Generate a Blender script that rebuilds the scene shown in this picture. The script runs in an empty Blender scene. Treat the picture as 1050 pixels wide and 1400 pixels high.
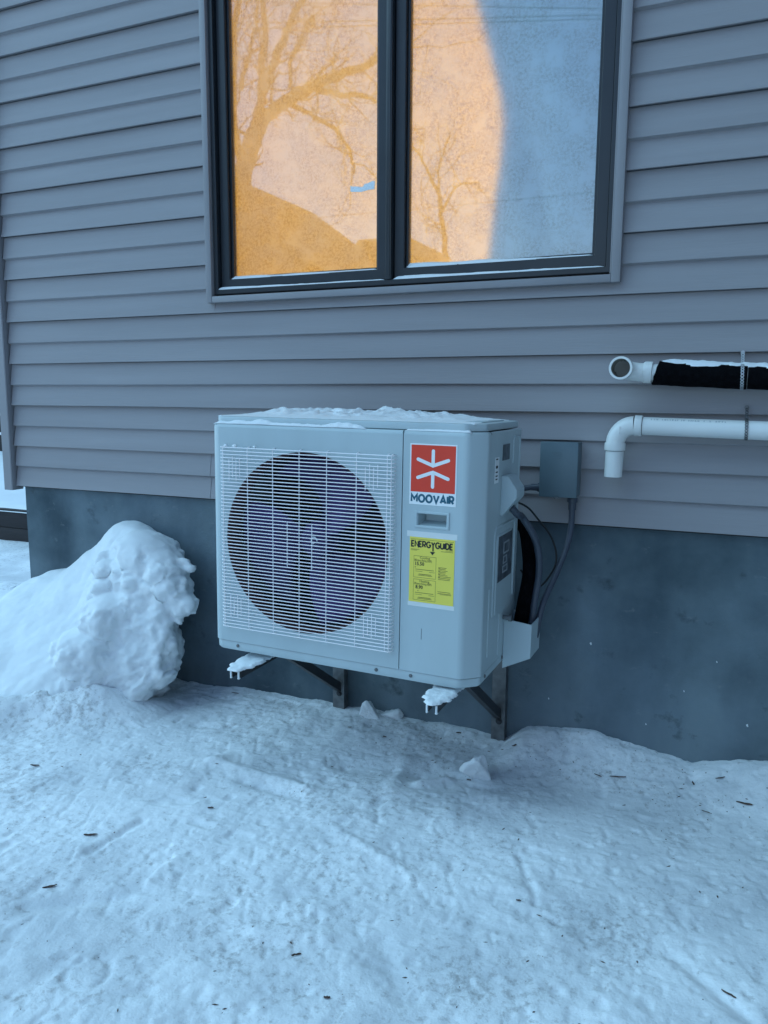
import bpy, bmesh, math, random
import numpy as np
from mathutils import Vector, Matrix, noise as mnoise

R_ = math.radians
scene = bpy.context.scene
COL = scene.collection

# ---------------------------------------------------------------- camera
CAM = np.array([0.0, -2.87855, 0.45319])
PITCH, YAW, ROLL, FPX = -0.144498, -0.416459, 0.00593, 1071.38
_cp, _sp, _cy, _sy = math.cos(PITCH), math.sin(PITCH), math.cos(YAW), math.sin(YAW)
FWD = np.array([_sy * _cp, _cy * _cp, _sp]); _rt = np.array([_cy, -_sy, 0.0]); _up = np.cross(_rt, FWD)
RIGHT = math.cos(ROLL) * _rt + math.sin(ROLL) * _up
UP = math.cos(ROLL) * _up - math.sin(ROLL) * _rt
cam_data = bpy.data.cameras.new('camera'); cam = bpy.data.objects.new('camera', cam_data); COL.objects.link(cam)
M = Matrix.Identity(4)
for i in range(3):
    M[i][0], M[i][1], M[i][2], M[i][3] = RIGHT[i], UP[i], -FWD[i], CAM[i]
cam.matrix_world = M
cam_data.sensor_fit = 'HORIZONTAL'; cam_data.sensor_width = 36.0; cam_data.lens = 36.0 * FPX / 1050.0
cam_data.clip_start = 0.05; cam_data.clip_end = 500
scene.camera = cam

# ---------------------------------------------------------------- light
SUN_EL, SUN_AZ = R_(50), R_(256)          # azimuth clockwise from +Y: front left of the wall
world = bpy.data.worlds.new('World'); scene.world = world; world.use_nodes = True
nt = world.node_tree
sky = nt.nodes.new('ShaderNodeTexSky'); sky.sky_type = 'NISHITA'; sky.sun_disc = False
sky.sun_elevation = SUN_EL; sky.sun_rotation = SUN_AZ
sky.altitude = 100; sky.air_density = 1.0; sky.dust_density = 0.0; sky.ozone_density = 4.0
nt.links.new(sky.outputs[0], nt.nodes['Background'].inputs[0])
nt.nodes['Background'].inputs[1].default_value = 0.115
sl = bpy.data.lights.new('sun', 'SUN'); sl.energy = 1.25; sl.angle = R_(80); sl.color = (0.47, 0.845, 0.96)
so = bpy.data.objects.new('sun', sl); COL.objects.link(so)
sdir = Vector((math.sin(SUN_AZ) * math.cos(SUN_EL), math.cos(SUN_AZ) * math.cos(SUN_EL), math.sin(SUN_EL)))
so.rotation_euler = sdir.to_track_quat('Z', 'Y').to_euler(); so.location = (-6, -8, 8)
vs = scene.view_settings
vs.view_transform = 'Standard'; vs.look = 'None'; vs.exposure = 0.9; vs.gamma = 1.0; vs.use_curve_mapping = False
scene.render.engine = 'CYCLES'
scene.cycles.use_denoising = True
scene.cycles.max_bounces = 8; scene.cycles.diffuse_bounces = 4; scene.cycles.glossy_bounces = 4
scene.cycles.transmission_bounces = 6; scene.cycles.caustics_reflective = False; scene.cycles.caustics_refractive = True
scene.cycles.sample_clamp_indirect = 4.0

# ---------------------------------------------------------------- helpers
def ray(px, py):
    d = (px - 525) / FPX * RIGHT - (py - 700) / FPX * UP + FWD
    return d
def mirrored(px, py, Y, yg=0.05):
    d = ray(px, py); T = (yg - CAM[1]) / d[1] + (yg - Y) / d[1]
    return (T * d[0], Y, CAM[2] + T * d[2])

def _h(ix, iy, seed):
    n = (ix.astype(np.int64) * 374761393 + iy.astype(np.int64) * 668265263 + seed * 144664) & 0xffffffff
    n = ((n ^ (n >> 13)) * 1274126177) & 0xffffffff
    return ((n ^ (n >> 16)) & 0xffffff) / float(0xffffff) * 2 - 1
def vnoise(x, y, seed=0):
    x = np.asarray(x, float); y = np.asarray(y, float)
    ix, iy = np.floor(x), np.floor(y); fx, fy = x - ix, y - iy
    fx = fx * fx * fx * (fx * (fx * 6 - 15) + 10); fy = fy * fy * fy * (fy * (fy * 6 - 15) + 10)
    a, b, c, d = _h(ix, iy, seed), _h(ix + 1, iy, seed), _h(ix, iy + 1, seed), _h(ix + 1, iy + 1, seed)
    return (a * (1 - fx) + b * fx) * (1 - fy) + (c * (1 - fx) + d * fx) * fy
def fbm(x, y, seed=0, oct=4, gain=0.5):
    s = 0; a = 1.0; f = 1.0; t = 0
    for o in range(oct):
        s = s + a * vnoise(x * f + 17.3 * o, y * f - 9.1 * o, seed + o); t += a; a *= gain; f *= 2.03
    return s / t

ORIG = {}
def tag(o, label, cat, group=None, kind=None):
    if label: o['label'] = label
    if cat: o['category'] = cat
    if group: o['group'] = group
    if kind: o['kind'] = kind
    return o
def thing(name, label, cat, loc=(0, 0, 0), group=None, rot=(0, 0, 0)):
    o = bpy.data.objects.new(name, None); COL.objects.link(o); o.location = loc; o.rotation_euler = rot
    o.empty_display_size = 0.1
    ORIG[o.name] = Vector(loc)
    return tag(o, label, cat, group)
def link(name, me, parent=None, mat=None, origin=None):
    """world-space mesh -> object; its origin becomes `origin` (or the parent's)"""
    o = bpy.data.objects.new(name, me); COL.objects.link(o)
    if mat is not None and not me.materials: me.materials.append(mat)
    if parent is not None:
        o.parent = parent
        off = ORIG.get(parent.name, Vector((0, 0, 0)))
        if off.length: me.transform(Matrix.Translation(-off))
        ORIG[o.name] = off
    elif origin is not None:
        off = Vector(origin); me.transform(Matrix.Translation(-off)); o.location = off; ORIG[o.name] = off
    else:
        ORIG[o.name] = Vector((0, 0, 0))
    return o

class MB:
    def __init__(s): s.v = []; s.f = []
    def add(s, vs, fs):
        k = len(s.v); s.v += [tuple(float(c) for c in v) for v in vs]; s.f += [tuple(i + k for i in f) for f in fs]; return s
    def box(s, x0, x1, y0, y1, z0, z1, b=0.0, seg=2):
        bm = bmesh.new(); bmesh.ops.create_cube(bm, size=1)
        for v in bm.verts:
            v.co = Vector(((x0 + x1) / 2 + v.co.x * (x1 - x0), (y0 + y1) / 2 + v.co.y * (y1 - y0), (z0 + z1) / 2 + v.co.z * (z1 - z0)))
        if b > 0: bmesh.ops.bevel(bm, geom=list(bm.edges), offset=b, segments=seg, affect='EDGES', profile=0.5)
        s.bm(bm); bm.free(); return s
    def bm(s, bm, mat=None):
        bm.verts.index_update()
        s.add([(mat @ v.co if mat else v.co) for v in bm.verts], [[v.index for v in f.verts] for f in bm.faces])
    def tube(s, path, r, n=10, cap=True, squash=None):
        P = [Vector(p) for p in path]; m = len(P)
        rs = r if hasattr(r, '__len__') else [r] * m
        t0 = (P[1] - P[0]).normalized(); ref = Vector((0, 0, 1)) if abs(t0.z) < .9 else Vector((0, 1, 0))
        u = t0.cross(ref).normalized(); vs = []; 
        for i in range(m):
            t = (P[min(i + 1, m - 1)] - P[max(i - 1, 0)]).normalized()
            u = (u - t * u.dot(t)).normalized(); w = t.cross(u)
            for k in range(n):
                a = 2 * math.pi * k / n; vs.append(P[i] + (u * math.cos(a) + w * math.sin(a)) * rs[i])
        fs = [(i * n + k, i * n + (k + 1) % n, (i + 1) * n + (k + 1) % n, (i + 1) * n + k) for i in range(m - 1) for k in range(n)]
        if cap: fs += [tuple(range(n - 1, -1, -1)), tuple((m - 1) * n + k for k in range(n))]
        return s.add(vs, fs)
    def lathe(s, prof, c, axis, n=24):
        """prof: (radius, height along axis)"""
        ax = Vector(axis).normalized(); ref = Vector((0, 0, 1)) if abs(ax.z) < .9 else Vector((1, 0, 0))
        u = ax.cross(ref).normalized(); w = ax.cross(u); c = Vector(c); vs = []
        for (r, h) in prof:
            for k in range(n):
                a = 2 * math.pi * k / n; vs.append(c + ax * h + (u * math.cos(a) + w * math.sin(a)) * max(r, 1e-5))
        m = len(prof)
        return s.add(vs, [(i * n + k, (i + 1) * n + k, (i + 1) * n + (k + 1) % n, i * n + (k + 1) % n) for i in range(m - 1) for k in range(n)])
    def prism(s, poly, axis, a0, a1):
        """poly in the two other axes (order x,y,z without axis), extruded a0..a1"""
        n = len(poly); vs = []
        for a in (a0, a1):
            for p in poly:
                vs.append({'x': (a, p[0], p[1]), 'y': (p[0], a, p[1]), 'z': (p[0], p[1], a)}[axis])
        fs = [(i, (i + 1) % n, n + (i + 1) % n, n + i) for i in range(n)] + [tuple(range(n - 1, -1, -1)), tuple(range(n, 2 * n))]
        return s.add(vs, fs)
    def ribbon(s, pts, w, place, closed=False):
        """flat mitred stroke, pts 2D, place(u,v)->3D"""
        P = [Vector((p[0], p[1])) for p in pts]; n = len(P); L = []; Rr = []
        for i in range(n):
            a = P[(i - 1) % n] if (closed or i > 0) else None; b = P[(i + 1) % n] if (closed or i < n - 1) else None
            d0 = (P[i] - a).normalized() if a is not None else None; d1 = (b - P[i]).normalized() if b is not None else None
            if d0 is None: d0 = d1
            if d1 is None: d1 = d0
            t = (d0 + d1); t = t.normalized() if t.length > 1e-6 else d1
            nn = Vector((-t.y, t.x)); c = max(nn.dot(Vector((-d0.y, d0.x))), 0.45)
            L.append(P[i] + nn * (w / 2 / c)); Rr.append(P[i] - nn * (w / 2 / c))
        vs = [place(*p) for p in L] + [place(*p) for p in Rr]; m = n if closed else n - 1
        return s.add(vs, [(n + i, n + (i + 1) % n, (i + 1) % n, i) for i in range(m)])
    def mesh(s, name, smooth=False, ang=35, fix=True):
        me = bpy.data.meshes.new(name); me.from_pydata(s.v, [], s.f); me.update()
        if fix:
            bm = bmesh.new(); bm.from_mesh(me); bmesh.ops.recalc_face_normals(bm, faces=bm.faces); bm.to_mesh(me); bm.free()
        if smooth:
            me.shade_smooth(); me.set_sharp_from_angle(angle=R_(ang))
        return me
    def build(s, name, mat, parent=None, smooth=True, ang=35, origin=None, fix=True):
        return link(name, s.mesh(name, smooth, ang, fix), parent, mat, origin)

def grid_mesh(name, X, Y, Z):
    ny, nx = X.shape
    co = np.stack([X, Y, Z], -1).reshape(-1, 3)
    i = np.arange(ny * nx).reshape(ny, nx)
    q = np.stack([i[:-1, :-1], i[:-1, 1:], i[1:, 1:], i[1:, :-1]], -1).reshape(-1, 4)
    me = bpy.data.meshes.new(name)
    me.vertices.add(len(co)); me.vertices.foreach_set('co', co.ravel())
    me.loops.add(q.size); me.loops.foreach_set('vertex_index', q.ravel())
    me.polygons.add(len(q)); me.polygons.foreach_set('loop_start', np.arange(len(q)) * 4)
    me.polygons.foreach_set('loop_total', np.full(len(q), 4)); me.update(); me.validate(); me.shade_smooth()
    return me

# ---------------------------------------------------------------- materials
def mat(name, col, rough=0.6, var=0.0, vscale=6.0, bump=0.0, bscale=60.0, spec=0.5, metal=0.0, stretch=(1, 1, 1), detail=6):
    m = bpy.data.materials.new(name); m.use_nodes = True; n = m.node_tree; b = n.nodes['Principled BSDF']
    b.inputs['Base Color'].default_value = (*col, 1); b.inputs['Roughness'].default_value = rough
    b.inputs['Specular IOR Level'].default_value = spec; b.inputs['Metallic'].default_value = metal
    tc = n.nodes.new('ShaderNodeTexCoord'); mp = n.nodes.new('ShaderNodeMapping'); mp.inputs['Scale'].default_value = stretch
    n.links.new(tc.outputs['Object'], mp.inputs[0])
    if var > 0:
        t = n.nodes.new('ShaderNodeTexNoise'); t.inputs['Scale'].default_value = vscale; t.inputs['Detail'].default_value = detail
        n.links.new(mp.outputs[0], t.inputs[0])
        r = n.nodes.new('ShaderNodeValToRGB'); r.color_ramp.elements[0].position = .3; r.color_ramp.elements[1].position = .7
        r.color_ramp.elements[0].color = (*[c * (1 - var) for c in col], 1); r.color_ramp.elements[1].color = (*[min(1, c * (1 + var)) for c in col], 1)
        n.links.new(t.outputs[0], r.inputs[0]); n.links.new(r.outputs[0], b.inputs['Base Color'])
    if bump > 0:
        t2 = n.nodes.new('ShaderNodeTexNoise'); t2.inputs['Scale'].default_value = bscale; t2.inputs['Detail'].default_value = 5
        n.links.new(mp.outputs[0], t2.inputs[0])
        bp = n.nodes.new('ShaderNodeBump'); bp.inputs['Strength'].default_value = bump; bp.inputs['Distance'].default_value = .004
        n.links.new(t2.outputs[0], bp.inputs['Height']); n.links.new(bp.outputs[0], b.inputs['Normal'])
    return m

SIDING = (0.302, 0.285, 0.297)
m_siding = mat('vinyl_siding', SIDING, .55, .06, 1.2, .16, 14, spec=.3, stretch=(.8, 1, 14))
m_trim = mat('vinyl_trim', (0.275, 0.262, 0.275), .5, .05, 4, spec=.4)
m_frame = mat('window_frame_paint', (0.022, 0.026, 0.032), .38, .12, 8, spec=.5)
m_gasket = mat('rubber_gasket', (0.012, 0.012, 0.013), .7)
m_white = mat('cabinet_paint', (0.455, 0.53, 0.55), .42, .05, 3, .03, 200, spec=.5, stretch=(2.5, 2.5, .5))
m_wire = mat('wire_coating', (0.90, 0.85, 0.86), .4, .03, 5)
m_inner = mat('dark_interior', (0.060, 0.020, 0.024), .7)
m_blade = mat('fan_plastic', (0.045, 0.024, 0.110), .5, .5, 5, spec=.25)
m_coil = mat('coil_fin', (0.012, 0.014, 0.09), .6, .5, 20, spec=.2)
m_galv = mat('galvanised_steel', (0.16, 0.165, 0.17), .45, .3, 30, .1, 80, metal=.6)
m_dark = mat('dark_steel', (0.025, 0.025, 0.028), .5, .3, 30)
m_pvc = mat('pvc_plastic', (0.74, 0.74, 0.72), .35, .03, 8, spec=.5)
m_pvcin = mat('pvc_bore', (0.40, 0.37, 0.33), .6, .2, 20)
m_foam = mat('black_foam', (0.004, 0.004, 0.005), .95, .3, 60, .7, 160, spec=.04)
m_conduit = mat('grey_conduit', (0.055, 0.066, 0.09), .45, .1, 20)
m_box = mat('grey_enamel', (0.10, 0.145, 0.17), .42, .10, 8, .05, 120)
m_chip = mat('bark', (0.075, 0.045, 0.035), .9, .5, 80, .6, 120)
m_stone = mat('reddish_stone', (0.12, 0.05, 0.035), .9, .4, 40, .4, 80)
m_tree = mat('tree_bark', (0.035, 0.028, 0.022), .9, .3, 6)
m_brown = mat('dark_stained_wood', (0.022, 0.017, 0.019), .7, .3, 5, .2, 40, stretch=(1, 1, 12))
m_roof = mat('roof_shingle', (0.03, 0.028, 0.028), .9, .3, 8)
m_wallb = mat('brown_cladding', (0.05, 0.035, 0.022), .8, .2, 4)
m_red = mat('red_print', (0.80, 0.050, 0.022), .35, .03, 8)
m_stick = mat('white_vinyl_print', (0.86, 0.86, 0.86), .3)
m_teal = mat('teal_print', (0.012, 0.105, 0.16), .4)
m_yellow = mat('yellow_paper', (0.86, 0.70, 0.10), .45, .04, 8)
m_black = mat('black_print', (0.01, 0.01, 0.01), .5)
m_film = mat('clear_film_sleeve', (0.72, 0.73, 0.71), .18, .04, 12)
m_grey = mat('grey_print', (0.16, 0.18, 0.2), .5)
m_film2 = mat('pale_grey_print', (.34, .36, .38), .4)
m_dlabel = mat('dark_label_print', (0.095, 0.105, 0.12), .4, .5, 40)
m_strap = mat('zinc_strap', (0.42, 0.43, 0.45), .35, .15, 60, metal=.5)

def snow_mat(name, dirt=0.0, fine=1.0):
    m = bpy.data.materials.new(name); m.use_nodes = True; n = m.node_tree; b = n.nodes['Principled BSDF']
    b.inputs['Roughness'].default_value = .65; b.inputs['Specular IOR Level'].default_value = .3
    tc = n.nodes.new('ShaderNodeTexCoord')
    t = n.nodes.new('ShaderNodeTexNoise'); t.inputs['Scale'].default_value = 2.2; t.inputs['Detail'].default_value = 8; t.inputs['Roughness'].default_value = .62
    n.links.new(tc.outputs['Object'], t.inputs[0])
    r = n.nodes.new('ShaderNodeValToRGB'); e = r.color_ramp.elements
    e[0].position, e[1].position = .30, .58
    e[0].color = (.76 - .18 * dirt, .78 - .18 * dirt, .80 - .17 * dirt, 1); e[1].color = (.87, .885, .90, 1) if dirt else (.80, .82, .835, 1)
    n.links.new(t.outputs[0], r.inputs[0])
    out = r.outputs[0]
    if dirt > 0:  # dark specks: dirt, with the shade of small pits painted into the colour
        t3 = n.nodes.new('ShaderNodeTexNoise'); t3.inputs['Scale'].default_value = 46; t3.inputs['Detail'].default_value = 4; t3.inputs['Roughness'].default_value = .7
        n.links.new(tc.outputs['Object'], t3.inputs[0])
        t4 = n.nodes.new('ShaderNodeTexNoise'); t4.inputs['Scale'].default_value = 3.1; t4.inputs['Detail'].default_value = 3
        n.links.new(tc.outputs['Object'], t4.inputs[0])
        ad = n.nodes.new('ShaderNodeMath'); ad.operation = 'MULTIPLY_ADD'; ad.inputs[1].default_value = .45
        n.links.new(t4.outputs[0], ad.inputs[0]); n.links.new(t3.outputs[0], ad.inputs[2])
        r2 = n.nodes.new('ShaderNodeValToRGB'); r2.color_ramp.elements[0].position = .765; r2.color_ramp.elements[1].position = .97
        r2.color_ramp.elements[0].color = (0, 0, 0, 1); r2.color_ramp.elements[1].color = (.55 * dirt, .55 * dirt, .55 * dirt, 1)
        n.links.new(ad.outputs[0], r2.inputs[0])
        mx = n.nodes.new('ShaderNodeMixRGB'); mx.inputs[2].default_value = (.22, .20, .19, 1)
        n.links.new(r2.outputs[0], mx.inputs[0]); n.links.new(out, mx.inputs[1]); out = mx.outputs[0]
    n.links.new(out, b.inputs['Base Color'])
    t2 = n.nodes.new('ShaderNodeTexNoise'); t2.inputs['Scale'].default_value = (75 if dirt else 130) * fine; t2.inputs['Detail'].default_value = 6; t2.inputs['Roughness'].default_value = .7
    n.links.new(tc.outputs['Object'], t2.inputs[0])
    bp = n.nodes.new('ShaderNodeBump'); bp.inputs['Strength'].default_value = .55 if dirt else .55; bp.inputs['Distance'].default_value = .006 if dirt else .004
    n.links.new(t2.outputs[0], bp.inputs['Height']); n.links.new(bp.outputs[0], b.inputs['Normal'])
    return m
m_snow = snow_mat('clean_snow', 0.0)
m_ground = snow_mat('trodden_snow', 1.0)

def concrete_mat():
    m = bpy.data.materials.new('parged_concrete'); m.use_nodes = True; n = m.node_tree; b = n.nodes['Principled BSDF']
    b.inputs['Roughness'].default_value = .85; b.inputs['Specular IOR Level'].default_value = .3
    tc = n.nodes.new('ShaderNodeTexCoord')
    def noise(scale, det, st=(1, 1, 1), rough=.55):
        mp = n.nodes.new('ShaderNodeMapping'); mp.inputs['Scale'].default_value = st; n.links.new(tc.outputs['Object'], mp.inputs[0])
        t = n.nodes.new('ShaderNodeTexNoise'); t.inputs['Scale'].default_value = scale; t.inputs['Detail'].default_value = det; t.inputs['Roughness'].default_value = rough
        n.links.new(mp.outputs[0], t.inputs[0]); return t.outputs[0]
    def ramp(src, p0, c0, p1, c1):
        r = n.nodes.new('ShaderNodeValToRGB'); r.color_ramp.elements[0].position = p0; r.color_ramp.elements[1].position = p1
        r.color_ramp.elements[0].color = (*c0, 1); r.color_ramp.elements[1].color = (*c1, 1); n.links.new(src, r.inputs[0]); return r.outputs[0]
    def mix(f, a, c, mode='MIX'):
        x = n.nodes.new('ShaderNodeMixRGB'); x.blend_type = mode
        if isinstance(f, float): x.inputs[0].default_value = f
        else: n.links.new(f, x.inputs[0])
        n.links.new(a, x.inputs[1])
        if isinstance(c, tuple): x.inputs[2].default_value = (*c, 1)
        else: n.links.new(c, x.inputs[2])
        return x.outputs[0]
    base = ramp(noise(1.6, 7), .32, (.054, .080, .096), .64, (.195, .248, .278))
    streak = ramp(noise(2.5, 5, (1.6, 1, .5)), .42, (0, 0, 0), .62, (1, 1, 1))
    c = mix(streak, base, mix(1.0, base, (.78, .8, .84), 'MULTIPLY'))
    blot = ramp(noise(5.5, 8, rough=.65), .60, (0, 0, 0), .70, (.75, .75, .75))
    c = mix(blot, c, (.045, .058, .066))
    pale = ramp(noise(13, 8, (1, 1, 1.8), .7), .62, (0, 0, 0), .74, (.45, .45, .45))
    c = mix(pale, c, (.26, .28, .29))
    n.links.new(c, b.inputs['Base Color'])
    bp = n.nodes.new('ShaderNodeBump'); bp.inputs['Strength'].default_value = .6; bp.inputs['Distance'].default_value = .010
    n.links.new(noise(22, 10, rough=.8), bp.inputs['Height']); n.links.new(bp.outputs[0], b.inputs['Normal'])
    return m
m_conc = concrete_mat()

def glass_mat():
    m = bpy.data.materials.new('frosted_window_glass'); m.use_nodes = True; n = m.node_tree; n.nodes.clear()
    out = n.nodes.new('ShaderNodeOutputMaterial'); tc = n.nodes.new('ShaderNodeTexCoord')
    def noise(scale, det, rough=.6):
        t = n.nodes.new('ShaderNodeTexNoise'); t.inputs['Scale'].default_value = scale; t.inputs['Detail'].default_value = det; t.inputs['Roughness'].default_value = rough
        n.links.new(tc.outputs['Object'], t.inputs[0]); return t.outputs[0]
    def ramp(src, p0, c0, p1, c1):
        r = n.nodes.new('ShaderNodeValToRGB'); r.color_ramp.elements[0].position = p0; r.color_ramp.elements[1].position = p1
        r.color_ramp.elements[0].color = (c0, c0, c0, 1); r.color_ramp.elements[1].color = (c1, c1, c1, 1); n.links.new(src, r.inputs[0]); return r.outputs[0]
    grain = noise(95, 4, .75)
    refr = n.nodes.new('ShaderNodeBsdfRefraction'); refr.inputs['IOR'].default_value = 1.35; refr.inputs['Roughness'].default_value = .72
    g2 = n.nodes.new('ShaderNodeMath'); g2.operation = 'MAXIMUM'
    n.links.new(ramp(grain, .40, .0, .56, 1.0), g2.inputs[0]); n.links.new(ramp(noise(14, 5, .7), .42, .0, .60, 1.0), g2.inputs[1])
    gc = n.nodes.new('ShaderNodeMixRGB'); gc.inputs[1].default_value = (.76, .72, .66, 1); gc.inputs[2].default_value = (1, 1, 1, 1)
    n.links.new(g2.outputs[0], gc.inputs[0]); n.links.new(gc.outputs[0], refr.inputs['Color'])
    frost = n.nodes.new('ShaderNodeBsdfDiffuse'); frost.inputs['Color'].default_value = (.85, .87, .9, 1)
    trl = n.nodes.new('ShaderNodeBsdfTranslucent'); trl.inputs['Color'].default_value = (.85, .87, .9, 1)
    fr = n.nodes.new('ShaderNodeMixShader'); fr.inputs[0].default_value = .4
    n.links.new(frost.outputs[0], fr.inputs[1]); n.links.new(trl.outputs[0], fr.inputs[2])
    mul = n.nodes.new('ShaderNodeMath'); mul.operation = 'MULTIPLY'
    n.links.new(ramp(noise(7, 7, .7), .35, .25, .65, 1.0), mul.inputs[0]); n.links.new(ramp(noise(150, 5, .85), .46, .10, .68, .42), mul.inputs[1])
    m1 = n.nodes.new('ShaderNodeMixShader'); n.links.new(mul.outputs[0], m1.inputs[0])
    n.links.new(refr.outputs[0], m1.inputs[1]); n.links.new(fr.outputs[0], m1.inputs[2])
    gl = n.nodes.new('ShaderNodeBsdfGlossy'); gl.inputs['Roughness'].default_value = .02; gl.inputs['Color'].default_value = (1, 1, 1, 1)
    m2 = n.nodes.new('ShaderNodeMixShader'); m2.inputs[0].default_value = .19
    n.links.new(m1.outputs[0], m2.inputs[1]); n.links.new(gl.outputs[0], m2.inputs[2])
    n.links.new(m2.outputs[0], out.inputs[0])
    return m
m_glass = glass_mat()
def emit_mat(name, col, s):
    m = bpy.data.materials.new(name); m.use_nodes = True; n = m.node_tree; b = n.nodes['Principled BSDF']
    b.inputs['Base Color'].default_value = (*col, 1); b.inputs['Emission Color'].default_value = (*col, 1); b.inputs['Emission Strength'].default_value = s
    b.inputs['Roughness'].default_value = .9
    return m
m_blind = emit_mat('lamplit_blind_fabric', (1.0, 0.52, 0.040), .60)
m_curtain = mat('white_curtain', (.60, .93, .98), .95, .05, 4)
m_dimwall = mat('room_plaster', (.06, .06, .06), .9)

# ---------------------------------------------------------------- ground
def seg_d(X, Y, a, b):
    ax, ay = a; bx, by = b; dx, dy = bx - ax, by - ay
    t = np.clip(((X - ax) * dx + (Y - ay) * dy) / (dx * dx + dy * dy), 0, 1)
    return np.hypot(X - ax - t * dx, Y - ay - t * dy), t
def GROUND(X, Y):
    X = np.asarray(X, float); Y = np.asarray(Y, float)
    z = -0.885 + 0 * X
    far = np.clip((np.hypot(X + 1, Y + 1) - 5) / 20, 0, 1)
    z = z + .012 * fbm(X * 1.7, Y * 1.7, 3, 3) + far * .25 * fbm(X * .2, Y * .2, 9, 2)
    # berm along the wall
    near = np.exp(-(np.clip(-Y, 0, 9) / .17) ** 2)
    bx = np.interp(X, [-5, -3, -2.3, -1.9, -1.55, -1.45, -.85, -.74, -.66, -.55, -.42, -.2, -.06, .02, .18, .6], [.05, .05, .0, .02, .018, .012, .01, .02, .075, .095, .10, .06, .045, .07, .10, .09])
    z = z + near * (bx + .012 * fbm(X * 9, Y * 9, 21, 3))
    # trampled lumps
    lump = np.maximum(0, fbm(X * 6.5, Y * 6.5, 31, 4)) ** 1.4
    z = z + .015 * lump * (.45 + .55 * np.clip(vnoise(X * 1.3, Y * 1.3, 44) + .5, 0, 1))
    rid = 1 - np.abs(fbm(X * 11 + .6 * Y, Y * 16, 55, 3))
    z = z + .0030 * (rid ** 6) * np.clip(vnoise(X * 2.1, Y * 2.1, 61) + .35, 0, 1)
    z = z + .0021 * fbm(X * 30, Y * 30, 71, 3, .75) * (.5 + np.clip(vnoise(X * 3.3, Y * 3.3, 73) + .4, 0, 1.2))
    pits = np.maximum(0, vnoise(X * 21, Y * 21, 81) - .45)
    z = z - .012 * pits - .008 * np.maximum(0, vnoise(X * 47, Y * 47, 83) - .5) * (vnoise(X * 4, Y * 4, 85) > -.2)
    st_ = np.maximum(0, vnoise(X * 55 + Y * 30, Y * 14 - X * 8, 87) - .62); z = z - .010 * st_
    # scraped grooves, boot edges
    for a, b, w, d in (((-1.64, -1.06), (-1.66, -1.26), .014, .010), ((-1.68, -.62), (-1.28, -.66), .03, -.012), ((-1.5, -.70), (-1.25, -.72), .02, .010),
                       ((-1.62, -1.52), (-1.42, -1.38), .030, .013), ((-1.05, -.86), (-.75, -.98), .02, -.010), ((-.5, -.75), (-.4, -.95), .012, .007),
                       ((-1.22, -.42), (-.92, -.35), .06, .014), ((-1.05, -.30), (-1.0, -.55), .04, -.014), ((-.93, -.45), (-.86, -.38), .025, -.02),
                       ((-.05, -1.0), (.12, -1.15), .02, .010), ((-.72, -1.25), (-.60, -1.4), .03, .008), ((-1.02, -1.35), (-.85, -1.3), .025, -.008)):
        dd, t = seg_d(X, Y, a, b); z = z - d * np.exp(-(dd / w) ** 2)
    # a ring-shaped boot-heel mark
    rr = np.hypot(X + 1.30, (Y + 1.64) * 1.0); z = z - .006 * np.exp(-((rr - .05) / .008) ** 2) * (vnoise(X * 40, Y * 40, 5) > -.3)
    # flatter, slightly hollow worn area under the unit
    z = z - .018 * np.exp(-(((X + 1.05) / .45) ** 2 + ((Y + .38) / .2) ** 2))
    # slumped snow at the toe of the pile
    yt_ = np.interp(X, [-4, -3.2, -2.8, -2.5, -2.3, -2.15], [-1.5, -1.04, -.77, -.53, -.43, -.36])
    z = z + (.10 + .04 * fbm(X * 7, Y * 7, 91, 3)) * np.exp(-((Y - yt_) / .15) ** 2) * np.clip((-2.12 - X) / .22, 0, 1) * np.where(Y < .1, 1, 0)
    # rise of the yard beyond the house corner
    z = z + np.where(X < -3.2, np.clip(Y, 0, 2) * .012, 0)
    return z
def axis(segs):
    out = []
    for a, b, s in segs: out.append(np.arange(a, b - 1e-6, s))
    out.append([segs[-1][1]]); return np.concatenate(out)
xs = axis([(-70, -12, 2.5), (-12, -5.6, .2), (-5.6, -3.6, .04), (-3.6, -2.6, .014), (-2.6, .45, .006), (.45, 1.2, .03), (1.2, 4, .2), (4, 60, 3)])
ys = axis([(-70, -10, 2.5), (-10, -2.4, .2), (-2.4, -1.95, .03), (-1.95, .06, .006), (.06, 2.6, .05), (2.6, 8, .3), (8, 70, 3)])
GX, GY = np.meshgrid(xs, ys)
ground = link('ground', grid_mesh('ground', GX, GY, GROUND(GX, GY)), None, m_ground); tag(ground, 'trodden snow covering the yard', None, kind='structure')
def gz(x, y): return float(GROUND(np.array([x]), np.array([y]))[0])
def on_ground(px, py):
    d = ray(px, py); z = -.88
    for _ in range(6):
        t = (z - CAM[2]) / d[2]; x, y = t * d[0], CAM[1] + t * d[1]; z = gz(x, y)
    return x, y, z

# ---------------------------------------------------------------- house
E_ = 0.1016
house = thing('house', 'house wall of grey lap siding on a concrete foundation', 'house', (-1.0, 0.3, -0.9))
mb = MB()
nx = 60
def wavy(a, b, n): return [a + (b - a) * i / n for i in range(n + 1)]
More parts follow.
